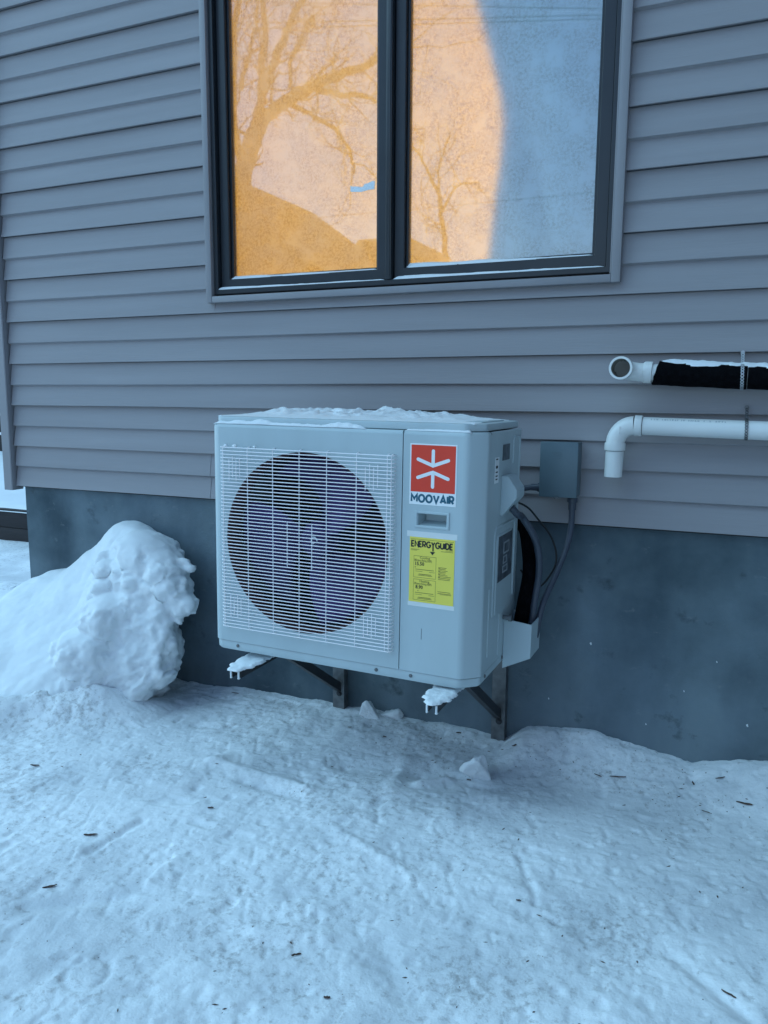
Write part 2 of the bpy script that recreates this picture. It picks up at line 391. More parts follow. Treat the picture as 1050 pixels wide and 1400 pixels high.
# foundation: one parged slab with slightly uneven face
fx = np.linspace(-3.29, 1.455, 90); fz = np.linspace(-1.3, 0.012, 24)
FX, FZ = np.meshgrid(fx, fz)
FYv = .022 + .003 * fbm(FX * 2.3, FZ * 2.3, 7, 4)
mb = MB(); k0 = 0
nX, nZ = len(fx), len(fz)
vsf = [(FX[j, i], FYv[j, i], FZ[j, i]) for j in range(nZ) for i in range(nX)]
mb.add(vsf, [(j * nX + i, j * nX + i + 1, (j + 1) * nX + i + 1, (j + 1) * nX + i) for j in range(nZ - 1) for i in range(nX - 1)])
lft = [j * nX for j in range(nZ)]
vb = [(-3.288 + .004 * math.sin(j * 1.7), 6.0, fz[j]) for j in range(nZ)]
k0 = len(mb.v); mb.v += vb
mb.f += [(lft[j], lft[j + 1], k0 + j + 1, k0 + j) for j in range(nZ - 1)]
top = [(nZ - 1) * nX + i for i in range(nX)]; k0 = len(mb.v); mb.v += [(x, .3, .012) for x in fx]
mb.f += [(top[i], top[i + 1], k0 + i + 1, k0 + i) for i in range(nX - 1)]
found = mb.build('foundation', m_conc, house, smooth=True, fix=False)
# backing wall (sheathing) round the window opening, and the body of the house
WX0, WX1, WZ0, WZ1 = -2.088, -0.398, 0.875, 2.29
mb = MB()
for (a, b, c, d) in ((-3.33, WX0 + .020, .0125, 4.6), (WX1 - .026, 1.434, .0125, 4.6), (WX0 + .0201, WX1 - .0261, .0125, WZ0 + .020), (WX0 + .0201, WX1 - .0261, WZ1 - .016, 4.6)):
    mb.box(a, b, .0285, .12, c, d)
mb.box(-3.345, -3.331, .05, 6.0, .0125, 4.6)
mb.build('sheathing', m_trim, house, smooth=False)
# lap siding, one plank per course and run
def plank(x0, x1, k, z_top=None, proud=0.0, parent=house):
    z0 = k * E_; odd = k % 2; ed = .0 if not odd else .0035
    ztop = z0 + E_ + (-.0012 if odd else .004) if z_top is None else z_top      # under a butt edge the top stops short: open shadow gap
    yt = .0195 + (ztop - z0 - E_ - .004) * .09
    prof = [(.0262, .004) if not odd else (.0215, -.0075), (.0035 + ed, .0004), (ed + .0008, 0.0), (ed, .0016), (ed * .6 + yt * .5, (ztop - z0) * .5), (yt, ztop - z0), (.0268, ztop - z0)]
    n = max(2, int((x1 - x0) / .09)); vs = []; P = len(prof)
    for i in range(n + 1):
        x = x0 + (x1 - x0) * i / n
        wy = .0011 * float(vnoise(x * 2.1, k * 7.7, 12)) + .0004 * float(vnoise(x * 7, k * 3.1, 13)); wz = .0010 * float(vnoise(x * 1.6, k * 5.3, 14))
        for (y, z) in prof: vs.append((x, y + (wy if y < .017 else 0) - proud, z0 + z + (wz if z < .05 else 0)))
    fs = [(i * P + j, (i + 1) * P + j, (i + 1) * P + (j + 1) % P, i * P + (j + 1) % P) for i in range(n) for j in range(P)]
    fs += [tuple(range(P)), tuple(n * P + j for j in range(P - 1, -1, -1))]
    return MB().add(vs, fs).build('siding_plank', m_siding, parent, smooth=True, ang=25)
XL, XR = -3.327, 1.40
for k in range(0, 45):
    z0 = k * E_
    if k in (0, 1):
        plank(XL, -2.128, k, proud=.0018); plank(-2.145, XR, k)
    elif k in (4, 5): plank(XL, .62, k, proud=.0018); plank(.6, XR, k)
    elif z0 + E_ + .004 < .868: plank(XL, XR, k)
    elif z0 < .868:
        plank(XL, -2.08, k); plank(-2.08, -.41, k, z_top=.8745); plank(-.41, XR, k)
    elif z0 < 2.29:
        plank(XL, -2.086, k); plank(-.40, XR, k)
    else: plank(XL, XR, k)
# invented wing right of frame, added to block sky light, clad the same way
mb = MB(); mb.box(1.435, 4.5, -5.2, .12, .0125, 4.6); mb.box(1.45, 4.48, -5.18, .12, -1.3, .0123); mb.build('wing_wall', m_trim, house, smooth=False)
wme = None
for k in range(45):
    if wme is None:
        b_ = MB(); b_.prism([(1.434, .004), (1.416, .0004), (1.412, .0016), (1.422, E_ + .004), (1.434, E_ + .004)], 'y', -5.2, -.026); wme = b_.mesh('siding_plank'); wme.materials.append(m_siding); wme.transform(Matrix.Translation(-ORIG[house.name]))
    o = bpy.data.objects.new('siding_plank', wme); COL.objects.link(o); o.parent = house; o.location = (0, 0, k * E_)
# corner post
mb = MB(); mb.prism([(-3.387, .06), (-3.387, -.020), (-3.384, -.0235), (-3.334, -.0235), (-3.330, -.020), (-3.330, .0), (-3.333, .0), (-3.334, .045), (-3.346, .06)], 'z', -.022, 4.6)
mb.build('corner_post', m_trim, house, smooth=True, ang=30)
mb = MB(); mb.box(-3.44, 3.05, -.45, 6.1, 4.6, 4.75, .01); mb.build('eave', m_trim, house, smooth=False)
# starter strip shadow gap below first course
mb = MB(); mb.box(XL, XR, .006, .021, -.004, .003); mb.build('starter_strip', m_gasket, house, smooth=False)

# --- window
win = MB()
def ring(mb, x0, x1, z0, z1, w, yf, yb, b=.0015):
    """four mitred rails as one ring: outer rect, rail width w, face yf .. back yb"""
    o = [(x0, z0), (x1, z0), (x1, z1), (x0, z1)]; i = [(x0 + w, z0 + w), (x1 - w, z0 + w), (x1 - w, z1 - w), (x0 + w, z1 - w)]
    o2 = [(x0 + b, z0 + b), (x1 - b, z0 + b), (x1 - b, z1 - b), (x0 + b, z1 - b)]; i2 = [(x0 + w - b, z0 + w - b), (x1 - w + b, z0 + w - b), (x1 - w + b, z1 - w + b), (x0 + w - b, z1 - w + b)]
    vs = [(x, yb, z) for x, z in o] + [(x, yf + b, z) for x, z in o] + [(x, yf, z) for x, z in o2] + [(x, yf, z) for x, z in i2] + [(x, yf + b, z) for x, z in i] + [(x, yb, z) for x, z in i]
    fs = []
    for a in range(6):
        for k in range(4):
            fs.append((a * 4 + k, a * 4 + (k + 1) % 4, ((a + 1) % 6) * 4 + (k + 1) % 4, ((a + 1) % 6) * 4 + k))
    mb.add(vs, fs); return mb
# outer vinyl trim: two side pieces and bottom / top with butt joints, as in the photo
w = link('window', ring(MB(), -2.074, -.418, .888, 2.282, .020, -.004, .075).mesh('window', True), house, m_frame)
tr = MB(); tr.box(-.4168, -.386, -.0225, .022, .852, 2.318, .0025); tr.box(-.4230, -.4170, -.013, .022, .8805, 2.29, .0015); tr.build('trim', m_trim, w)
tr = MB(); tr.box(-2.106, -2.0765, -.0225, .022, .8530, 2.318, .0025); tr.build('trim', m_trim, w)
tr = MB(); tr.box(-2.0763, -.4172, -.0215, .022, .8530, .8795, .0025); tr.build('trim', m_trim, w)
tr = MB(); tr.box(-2.0763, -.4172, -.0215, .022, 2.290, 2.318, .0025); tr.build('trim', m_trim, w)
# central mullion
mb = MB(); mb.box(-1.272, -1.2475, -.008, .075, .9085, 2.2615, .003); mb.box(-1.2565, -1.2525, -.0105, 0, .9087, 2.2610, .0008); mb.build('mullion', m_frame, w)
# sashes
for (a, b) in ((-2.052, -1.2745), (-1.2450, -.4400)):
    s = ring(MB(), a, b, .910, 2.260, .043, .018, .074, .003)
    ring(s, a + .0435, b - .0435, .9535, 2.2165, .010, .034, .060, .002)
    s.build('sash', m_frame, w)
    g = MB(); g.box(a + .046, b - .046, .048, .054, .956, 2.214); g.build('pane', m_glass, w, smooth=False)
    gk = ring(MB(), a - .006, b + .006, .9085, 2.2615, .0055, .030, .0755, .001); gk.build('gasket', m_gasket, w)
# room behind the glass: lamplit blind and a white curtain hanging at the right
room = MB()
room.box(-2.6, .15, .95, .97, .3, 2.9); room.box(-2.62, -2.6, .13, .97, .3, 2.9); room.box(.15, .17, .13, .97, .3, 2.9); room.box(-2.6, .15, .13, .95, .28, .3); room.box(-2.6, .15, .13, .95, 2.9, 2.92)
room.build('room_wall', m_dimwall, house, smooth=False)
blind = thing('window_blind', 'warm lamplit orange blind glowing behind the frosted window panes', 'blind', (-1.3, .46, .6))
mb = MB()
n = 60; vs = []
for j in range(2):
    for i in range(n + 1):
        x = -2.45 + 2.5 * i / n; vs.append((x, .46 + .006 * math.sin(x * 23), .6 + 1.9 * j))
mb.add(vs, [(i, i + 1, n + 2 + i, n + 1 + i) for i in range(n)]); mb.build('fabric', m_blind, blind, smooth=True)
mb = MB(); mb.tube([(-2.46, .46, 2.52), (.06, .46, 2.52)], .025, 12); mb.build('roller', m_curtain, blind)
mb = MB(); mb.box(-2.46, .06, .452, .468, .575, .5985, .004); mb.build('bottom_bar', m_curtain, blind)
cur = thing('curtain', 'white curtain hanging inside the right window pane, pale blue in daylight', 'curtain', (-.6, .22, .6))
zs = np.linspace(.6, 2.5, 40); ed = np.interp(zs, [.6, .99, 1.15, 1.29, 1.38, 1.48, 1.58, 1.70, 1.83, 1.97, 2.2, 2.5], [-.905, -.897, -.882, -.867, -.858, -.857, -.873, -.906, -.944, -.983, -1.035, -1.10])
n = 160; vs = []
for j, z in enumerate(zs):
    for i in range(n + 1):
        u = i / n; x = ed[j] + (.10 - ed[j]) * u
        fold = .018 * math.sin(u * 17 + .6 * z) * min(1, u * 6 + .15)
        xf = x - (-.695 - (z - 1.0) * .24)
        fold += .22 * math.exp(-(xf / .030) ** 2) * max(0, min(1, (1.6 - z) / .3))
        vs.append((x, .125 + fold, z))
mb = MB().add(vs, [(j * (n + 1) + i, j * (n + 1) + i + 1, (j + 1) * (n + 1) + i + 1, (j + 1) * (n + 1) + i) for j in range(len(zs) - 1) for i in range(n)])
cm = mb.mesh('fabric', True); co = link('fabric', cm, cur, m_curtain); md = co.modifiers.new('thickness', 'SOLIDIFY'); md.thickness = .003
mb = MB(); mb.tube([(-1.3, .2, 2.53), (.12, .2, 2.53)], .012, 10); mb.build('rod', m_frame, cur)
# torn pale patch on the left pane near the mullion
mb = MB()
poly = [(-1.448, 1.262), (-1.431, 1.260), (-1.402, 1.257), (-1.366, 1.262), (-1.343, 1.262), (-1.3415, 1.292), (-1.352, 1.294), (-1.372, 1.287), (-1.387, 1.286), (-1.392, 1.277), (-1.402, 1.275), (-1.414, 1.279), (-1.437, 1.281), (-1.449, 1.285)]
mb.prism(poly, 'y', .0467, .0478); o = mb.build('ice_patch', m_snow, None, smooth=False, origin=(-1.395, .047, 1.27)); tag(o, 'small torn pale blue patch on the left window pane', 'ice patch')

# ---------------------------------------------------------------- snow on ledges
def snow_field(name, label, x0, x1, y0, y1, zb, hfun, step=.006, origin=None, cat='snow', zfun=None):
    nx = max(3, int((x1 - x0) / step)); ny = max(3, int((y1 - y0) / step))
    X, Y = np.meshgrid(np.linspace(x0, x1, nx), np.linspace(y0, y1, ny))
    H = hfun(X, Y); Z = (zb if zfun is None else zfun(X, Y)) + np.where(H > 0, H, -.002)
    me = grid_mesh(name, X, Y, Z)
    # keep only where snow lies, then close the underside
    bm = bmesh.new(); bm.from_mesh(me); bm.verts.ensure_lookup_table(); Hf = H.ravel()
    keep = set(np.nonzero(Hf > 0)[0].tolist())
    bmesh.ops.delete(bm, geom=[f for f in bm.faces if not any(v.index in keep for v in f.verts)], context='FACES')
    r = bmesh.ops.extrude_edge_only(bm, edges=[e for e in bm.edges if e.is_boundary])
    for v in [g for g in r['geom'] if isinstance(g, bmesh.types.BMVert)]: v.co.z -= .001
    be = [e for e in bm.edges if e.is_boundary]
    bmesh.ops.holes_fill(bm, edges=be, sides=0); bmesh.ops.recalc_face_normals(bm, faces=bm.faces)
    bm.to_mesh(me); bm.free(); me.shade_smooth()
    o = link(name, me, None, m_snow, origin or ((x0 + x1) / 2, (y0 + y1) / 2, zb)); tag(o, label, cat); return o
def ledge(label, x0, x1, y0, y1, zb, h0, h1, seed):
    def hf(X, Y):
        u = (X - x0) / (x1 - x0); v = (Y - y0) / (y1 - y0)
        edge = .35 * vnoise(X * 14, X * 0, seed) + .18 * vnoise(X * 43, X * 0, seed + 1)
        hh = (h0 + (h1 - h0) * u) * (1 + .25 * vnoise(X * 9, Y * 20, seed + 2)) * np.clip((v - .12 - .25 * np.maximum(edge, 0)) * 5, 0, 1) ** .5
        return hh * np.clip(u * 40, 0, 1) * np.clip((1 - u) * 40, 0, 1)
    return snow_field('snow_strip', label, x0, x1, y0, y1, zb, hf, .0045)
ledge('thin snow strip on the bottom ledge of the left window sash', -2.008, -1.318, .0195, .0475, .9535, .010, .005, 101)
ledge('snow strip on the bottom ledge of the right window sash', -1.2005, -.484, .0195, .0475, .9535, .016, .004, 111)
ledge('snow strip along the frame sill under the left window sash', -2.070, -1.274, -.0035, .0175, .9085, .009, .004, 121)
ledge('snow strip along the frame sill under the right window sash', -1.2445, -.440, -.0035, .0175, .9085, .013, .004, 131)

# ---------------------------------------------------------------- heat pump outdoor unit
UL = Vector((-1.634, -0.669, -0.424))
unit = bpy.data.objects.new('heat_pump', None); COL.objects.link(unit); unit.location = UL; unit.rotation_euler = (.003, .0125, -.004)
ORIG[unit.name] = Vector((0, 0, 0))
tag(unit, 'white heat pump outdoor unit with wire fan guard hung on the wall', 'heat pump')
UW, UD, UH = .975, .43, .79
FC, FR = (.366, .405), .302
SEAM = .712
rows = [(.034, 0), (.778, 0), (.785, .0018), (.789, .005), (.790, .010), (.790, .028)]
def strip(mb, plan, nrm, rows):
    vs = []; 
    for (z, ins) in rows:
        for p, q in zip(plan, nrm): vs.append((p[0] - q[0] * ins, p[1] - q[1] * ins, z))
    n = len(plan)
    mb.add(vs, [(j * n + i, j * n + i + 1, (j + 1) * n + i + 1, (j + 1) * n + i) for j in range(len(rows) - 1) for i in range(n - 1)])
# fan panel with its round opening
mb = MB(); N = 120; x0, x1, z0, z1 = .035, SEAM - .0015, .034, .778
inner, outer = [], []
for k in range(N):
    a = 2 * math.pi * k / N; c, s_ = math.cos(a), math.sin(a)
    inner.append((FC[0] + FR * c, 0, FC[1] + FR * s_))
    t = min(((x1 - FC[0]) / c if c > 1e-9 else (x0 - FC[0]) / c if c < -1e-9 else 9), ((z1 - FC[1]) / s_ if s_ > 1e-9 else (z0 - FC[1]) / s_ if s_ < -1e-9 else 9))
    outer.append((FC[0] + t * c, 0, FC[1] + t * s_))
lipv = [(FC[0] + (FR - .006) * math.cos(2 * math.pi * k / N), .006, FC[1] + (FR - .006) * math.sin(2 * math.pi * k / N)) for k in range(N)]
lipw = [(v[0], .075, v[2]) for v in lipv]
mb.add(outer + inner, [(k, (k + 1) % N, N + (k + 1) % N, N + k) for k in range(N)])
shroud = MB(); lip0 = [(v[0], .0005, v[2]) for v in inner]
shroud.add(lip0 + lipv + lipw, [(a * N + k, a * N + (k + 1) % N, (a + 1) * N + (k + 1) % N, (a + 1) * N + k) for a in range(2) for k in range(N)])
for (cx, cz) in ((x0, z0), (x1, z0), (x1, z1), (x0, z1)):        # corner fillers
    best = sorted(range(N), key=lambda k: (outer[k][0] - cx) ** 2 + (outer[k][2] - cz) ** 2)[:2]
    if min((outer[k][0] - cx) ** 2 + (outer[k][2] - cz) ** 2 for k in best) > 1e-8: mb.add([outer[best[0]], outer[best[1]], (cx, 0, cz)], [(0, 1, 2)])
strip(mb, [(x0, 0), (x1, 0)], [(0, -1), (0, -1)], rows[1:])
lp, ln = [], []
for k in range(7):
    a = math.pi + (math.pi / 2) * k / 6; lp.append((.035 + .035 * math.cos(a), .035 + .035 * math.sin(a))); ln.append((math.cos(a), math.sin(a)))
lp = [(0, .09)] + lp; ln = [(-1, 0)] + ln
strip(mb, lp, ln, rows)
strip(mb, [(x1, 0), (x1, .02)], [(1, 0), (1, 0)], [(.034, 0), (.778, 0), (.789, .0)])
shroud.build('fan_shroud', m_inner, unit, smooth=True, ang=50)
front = mb.build('fan_panel', m_white, unit, smooth=True, ang=40, fix=True)
# service panel with recessed grip
mb = MB(); HX0, HX1, HZ0, HZ1 = .766, .858, .503, .540
sx0 = SEAM + .0015
for (a, b) in ((sx0, HX0), (HX0, HX1), (HX1, .905)):
    if a == HX0:
        for (c, d) in ((.034, HZ0), (HZ1, .778)): strip(mb, [(a, 0), (b, 0)], [(0, -1)] * 2, [(c, 0), (d, 0)])
    else: strip(mb, [(a, 0), (b, 0)], [(0, -1)] * 2, [(.034, 0), (HZ0, 0), (HZ1, 0), (.778, 0)])
    strip(mb, [(a, 0), (b, 0)], [(0, -1)] * 2, rows[1:])
pl = [(.905, 0)]; nn = [(0, -1)]
for k in range(1, 5): a = R_(-90 + 11.25 * k); pl.append((.905 + .03 * math.cos(a) * 1.0, .03 + .03 * math.sin(a))); nn.append((math.cos(a), math.sin(a)))
p45 = pl[-1]; pl.append((.962, p45[1] + (.962 - p45[0]))); nn.append((.7071, -.7071))
q = pl[-1]
for k in range(1, 5): a = R_(-45 + 11.25 * k); pl.append((q[0] - .0212 * .6 + .03 * .6 * math.cos(a), q[1] + .0212 * .6 + .03 * .6 * math.sin(a))); nn.append((math.cos(a), math.sin(a)))
UW = pl[-1][0]; YS = pl[-1][1] + .02
pl.append((UW, YS)); nn.append((1, 0))
strip(mb, pl, nn, rows)
strip(mb, [(sx0, 0), (sx0, .02)], [(-1, 0)] * 2, [(.034, 0), (.778, 0), (.789, 0)])
svc = mb.build('service_panel', m_white, unit, smooth=True, ang=40)
mb = MB(); d = .048
mb.add([(HX0, 0, HZ0), (HX1, 0, HZ0), (HX1, 0, HZ1), (HX0, 0, HZ1), (HX0 + .008, d, HZ0 + .010), (HX1 - .008, d, HZ0 + .010), (HX1 - .008, d, HZ1 - .001), (HX0 + .008, d, HZ1 - .001)],
       [(0, 1, 5, 4), (1, 2, 6, 5), (2, 3, 7, 6), (3, 0, 4, 7), (4, 5, 6, 7)])
mb.build('grip_recess', m_white, svc, smooth=False)
ring(MB(), HX0 - .010, HX1 + .010, HZ0 - .008, HZ1 + .008, .0085, -.0035, .001, .002).build('grip_frame', m_white, svc)
# side panel, back, base, lid
mb = MB()
strip(mb, [(UW - .001, YS + .002), (UW - .001, UD)], [(1, 0)] * 2, [(.034, 0), (.785, 0), (.79, .004)])
def bead(path, r=.006): 
    for i in range(len(path) - 1): pass
    mb.tube([(UW - .001 - r * .45, y, z) for y, z in path], r, 8)
bead([(.345, .765), (.40, .765), (.415, .75), (.415, .50)]); bead([(.345, .765), (.335, .755), (.335, .68)])
bead([(.15, .20), (.15, .47), (.165, .485), (.375, .485), (.39, .47), (.39, .22)]); bead([(.18, .20), (.18, .44), (.19, .455), (.35, .455)])
bead([(.11, .08), (.11, .30)], .005); bead([(.235, .05), (.235, .19)], .005)
mb.build('side_panel', m_white, unit, smooth=True)
MB().box(.0, .003, .092, UD, .034, .787).build('end_panel', m_white, unit, smooth=False)
MB().box(.69, .694, .03, UD - .055, .034, .787).build('partition', m_inner, unit, smooth=False)
mb = MB(); mb.box(.002, UW - .004, UD - .045, UD - .002, .034, .787)
coil = mb.build('coil', m_inner, unit, smooth=False)
for i in range(26):                      # coil tube rows seen through the guard
    z = .06 + i * .028
    f = MB(); f.box(.012, .684, UD - .052, UD - .0452, z, z + .017, .002, 1); f.build('coil_row', m_coil, coil, smooth=False)
# base pan (follows the plan outline), slightly set back
plan = [(lp[i][0] + .003, lp[i][1] + .003) for i in range(len(lp))] + [(p[0] - .003, p[1] + .003) for p in pl[:-1]] + [(UW - .003, UD), (.003, UD)]
mb = MB(); nP = len(plan); cxm, cym = UW / 2, UD / 2
lay = [(.000, .018), (.001, .007), (.006, .001), (.030, .0), (.0335, .004), (.0335, .03)]
vs = []
for (z, ins) in lay:
    for (x, y) in plan:
        dx, dy = x - cxm, y - cym; L = math.hypot(dx, dy); vs.append((x - dx / L * ins, y - dy / L * ins, z))
mb.add(vs, [(j * nP + i, j * nP + (i + 1) % nP, (j + 1) * nP + (i + 1) % nP, (j + 1) * nP + i) for j in range(len(lay) - 1) for i in range(nP)] + [tuple(range(nP - 1, -1, -1))])
mb.build('base_pan', m_white, unit, smooth=True, ang=40)
lay = [(.7905, .016), (.793, .011), (.808, .010), (.813, .012), (.815, .018), (.8155, .05)]
plan2 = [(lp[i][0], lp[i][1]) for i in range(len(lp))] + [(p[0], p[1]) for p in pl[:-1]] + [(UW, UD), (0, UD)]
mb = MB(); nP = len(plan2); vs = []
for (z, ins) in lay:
    for (x, y) in plan2:
        dx, dy = x - cxm, y - cym
        vs.append((x - math.copysign(min(1, abs(dx) / .3) * ins, dx), y - math.copysign(min(1, abs(dy) / .15) * ins, dy), z))
mb.add(vs, [(j * nP + i, j * nP + (i + 1) % nP, (j + 1) * nP + (i + 1) % nP, (j + 1) * nP + i) for j in range(len(lay) - 1) for i in range(nP)] + [tuple((len(lay) - 1) * nP + i for i in range(nP)), tuple(range(nP - 1, -1, -1))])
mb.box(.74, .93, .10, .34, .8145, .8185, .0018)
mb.build('lid', m_white, unit, smooth=True, ang=40)
def screw(x, y, z, ax=(0, -1, 0), par=unit):
    s = MB(); s.lathe([(.0062, 0), (.0062, .0012), (.0045, .0034), (.0016, .0040), (0.0008, .0026), (0, .0026)], (x, y, z), ax, 12); return s.build('screw', m_galv, par)
for x in (.100, .632, .752): screw(x, .0028, .018)
screw(UW - .003, .10, .02, (1, 0, 0)); screw(UW - .003, .30, .02, (1, 0, 0))
# fan guard: border and uprights as the part, each horizontal wire a sub-part
GX0, GX1, GZ0, GZ1 = .052, .690, .088, .716
mb = MB(); WR = .0016; yg = -.020
def vwire(x, za, zb, y=yg + .0032, bend=True):
    p = [(x, .002, za), (x, y + .004, za + .002), (x, y, za + .008), (x, y, zb - .008), (x, y + .004, zb - .002), (x, .002, zb)] if bend else [(x, y, za), (x, y, zb)]
    mb.tube(p, WR, 6)
for x in (.0625, .160, .258, .358, .458, .563, .668, .6815): vwire(x, GZ0, GZ1)
vwire(.313, .325, .475, bend=False); vwire(.405, .325, .475, bend=False)
for cx in (.108, .615):
    for i in range(4):
        for (za, zb) in ((.60 + .012 * (i % 2), .682 - .010 * ((i + 1) % 2)), (.125 + .01 * (i % 2), .205 - .012 * (i % 2))):
            vwire(cx - .021 + i * .014, za, zb, bend=False)
guard = mb.build('fan_guard', m_wire, unit, smooth=True)
NW = 54; wire_me = None
for i in range(NW):
    z = GZ0 + .004 + (GZ1 - GZ0 - .008) * i / (NW - 1)
    if wire_me is None:
        s = MB(); s.tube([(GX0, .002, 0), (GX0 + .001, yg + .005, 0), (GX0 + .007, yg, 0), (GX1 - .007, yg, 0), (GX1 - .001, yg + .005, 0), (GX1, .002, 0)], WR + .0001, 6)
        wire_me = s.mesh('wire', True); wire_me.materials.append(m_wire)
    o = bpy.data.objects.new('wire', wire_me); COL.objects.link(o); o.parent = guard; o.location = (0, 0, z)
# fan
fan = MB(); fc = Vector((FC[0], .095, FC[1])); fan.lathe([(0, -.030), (.03, -.030), (.052, -.024), (.062, -.010), (.064, .03), (.03, .035), (0, .035)], fc, (0, 1, 0), 32)
fan = fan.build('fan', m_blade, unit)
for k in range(3):
    b = MB(); vs = []; nr, na = 10, 12; a0 = R_(20 + 120 * k)
    for j in range(nr):
        r = .055 + (.285 - .055) * j / (nr - 1); span = R_(62 + 34 * j / (nr - 1)); sweep = R_(16) * (j / (nr - 1)) ** 1.5
        for i in range(na):
            t = i / (na - 1); a = a0 + sweep + span * t
            vs.append((FC[0] + r * math.cos(a), .068 + .075 * t - .012 * math.sin(math.pi * t), FC[1] + r * math.sin(a)))
    b.add(vs, [(j * na + i, j * na + i + 1, (j + 1) * na + i + 1, (j + 1) * na + i) for j in range(nr - 1) for i in range(na - 1)])
    o = b.build('blade', m_blade, fan); md = o.modifiers.new('thickness', 'SOLIDIFY'); md.thickness = .004
mb = MB(); mb.box(.385, .415, .215, .235, .03, .785, .003); mb.box(.315, .335, .215, .235, .03, .785, .003); mb.lathe([(0, 0), (.06, 0), (.06, .08), (0, .08)], (FC[0], .14, FC[1]), (0, 1, 0), 24); mb.build('motor_mount', m_coil, unit)
# swirl emblem on the hub
mb = MB(); mb.ribbon([(FC[0] + .014 * math.cos(a) * (1 - .12 * a), FC[1] + .016 * math.sin(a) * (1 - .1 * a)) for a in [i * .35 for i in range(16)]], .004, lambda u, v: (u, .0640, v)); mb.build('hub_emblem', m_stick, fan, smooth=False)

# lettering strokes
def arc(cx, cz, rx, rz, a0, a1, n=14): return [(cx + rx * math.cos(R_(a0 + (a1 - a0) * i / n)), cz + rz * math.sin(R_(a0 + (a1 - a0) * i / n))) for i in range(n + 1)]
GL = {
 'M': (1.0, [[(.0, 0), (.0, 1), (.5, .38), (1.0, 1), (1.0, 0)]]),
 'O': (1.0, ['loop', arc(.5, .5, .5, .5, 0, 348, 28)]),
 'V': (.9, [[(0, 1), (.45, 0), (.9, 1)]]),
 'A': (.9, [[(0, 0), (.45, 1), (.9, 0)], [(.2, .28), (.7, .28)]]),
 'I': (.0, [[(0, 0), (0, 1)]]),
 'R': (.68, [[(0, 0), (0, 1), (.38, 1)] + arc(.38, .7, .28, .3, 80, -80, 10) + [(.38, .4), (.0, .4)], [(.34, .36), (.66, 0)]]),
 'E': (.55, [[(.55, 0), (0, 0), (0, 1), (.55, 1)], [(.08, .5), (.48, .5)]]),
 'N': (.7, [[(0, 0), (0, 1), (.7, 0), (.7, 1)]]),
 'G': (.85, [arc(.45, .5, .45, .5, 42, 320, 22) + [(.85, .45), (.5, .45)]]),
 'Y': (.7, [[(0, 1), (.35, .5), (.7, 1)], [(.35, .56), (.35, -.62)]]),
 'U': (.68, [[(0, 1), (0, .34)] + arc(.34, .34, .34, .34, 188, 352, 12) + [(.68, .34), (.68, 1)]]),
 'D': (.72, [[(0, 0), (0, 1), (.3, 1)] + arc(.3, .5, .42, .5, 80, -80, 14) + [(.3, 0), (0, 0)]]),
}
def lettering(text, x0, z0, width, h, wt, y, m, parent, gap=.28):
    tot = sum(GL[c][0] for c in text) + gap * (len(text) - 1)
    ux = (width - wt) / tot; cx = x0 + wt / 2; b = MB(); hh = h - wt
    i = 0
    for c in text:
        gw, st = GL[c]; loop = st[0] == 'loop'; st = st[1:] if loop else st
        for p in st:
            i += 1; yy = y - i * .00002
            b.ribbon([(cx + q_[0] * ux, z0 + wt / 2 + q_[1] * hh) for q_ in p], wt, lambda u, v: (u, yy, v), loop)
        cx += (gw + gap) * ux
    return b.build('lettering', m, parent, smooth=False, fix=False)
def text(body, x, z, size, y, m, parent, align='LEFT', bold=0.0, sx=1.0):
    c = bpy.data.curves.new('text', 'FONT'); c.body = body; c.size = size; c.align_x = align; c.offset = bold; c.resolution_u = 2
    o = bpy.data.objects.new('tmp', c); COL.objects.link(o)
    dg = bpy.context.evaluated_depsgraph_get(); me = bpy.data.meshes.new_from_object(o.evaluated_get(dg)); bpy.data.objects.remove(o)
    me.transform(Matrix.Translation((x, y, z)) @ Matrix.Rotation(math.pi / 2, 4, 'X') @ Matrix.Diagonal((sx, 1, 1, 1)))
    me.materials.clear(); return link('small_text', me, parent, m)
# logo sticker
sk = MB(); SX0, SX1, SZ0, SZ1 = .736, .886, .567, .752
sk.box(SX0, SX1, -.0008, .0004, SZ0, SZ1); sk = sk.build('logo_sticker', m_stick, unit, smooth=False); sk['label'] = 'red and white square logo sticker'
rx0, rx1, rz0, rz1 = SX0 + .004, SX1 - .004, .606, .748
mb = MB(); mb.box(rx0, rx1, -.0012, -.0007, rz0, rz1); mb.build('red_square', m_red, sk, smooth=False)
def UVs(u, v): return (rx0 + u * (rx1 - rx0), rz1 - v * (rz1 - rz0))
def cap_stroke(mb, pts, w, y):
    mb.ribbon(pts, w, lambda u, v: (u, y, v))
    for k, p in enumerate((pts[0], pts[-1])):
        mb.add([(p[0], y - .00003 * (k + 1), p[1])] + [(p[0] + w / 2 * math.cos(a * math.pi / 8), y - .00003 * (k + 1), p[1] + w / 2 * math.sin(a * math.pi / 8)) for a in range(16)], [(0, 1 + a, 1 + (a + 1) % 16) for a in range(16)])
wt = .0105
for sgn, v0 in ((1, .0), (-1, 1.0)):
    s = MB(); f = lambda u, v: UVs(u, v0 + sgn * v)
    cap_stroke(s, [f(.16, .305), f(.50, .430), f(.84, .305)], wt, -.0014)
    cap_stroke(s, [f(.50, .12), f(.50, .42)], wt, -.0016)
    s.build('symbol_stroke', m_stick, sk, smooth=False, fix=False)
lettering('MOOVAIR', SX0 + .0045, .5725, SX1 - SX0 - .009, .0275, .0063, -.0012, m_teal, sk, .36)
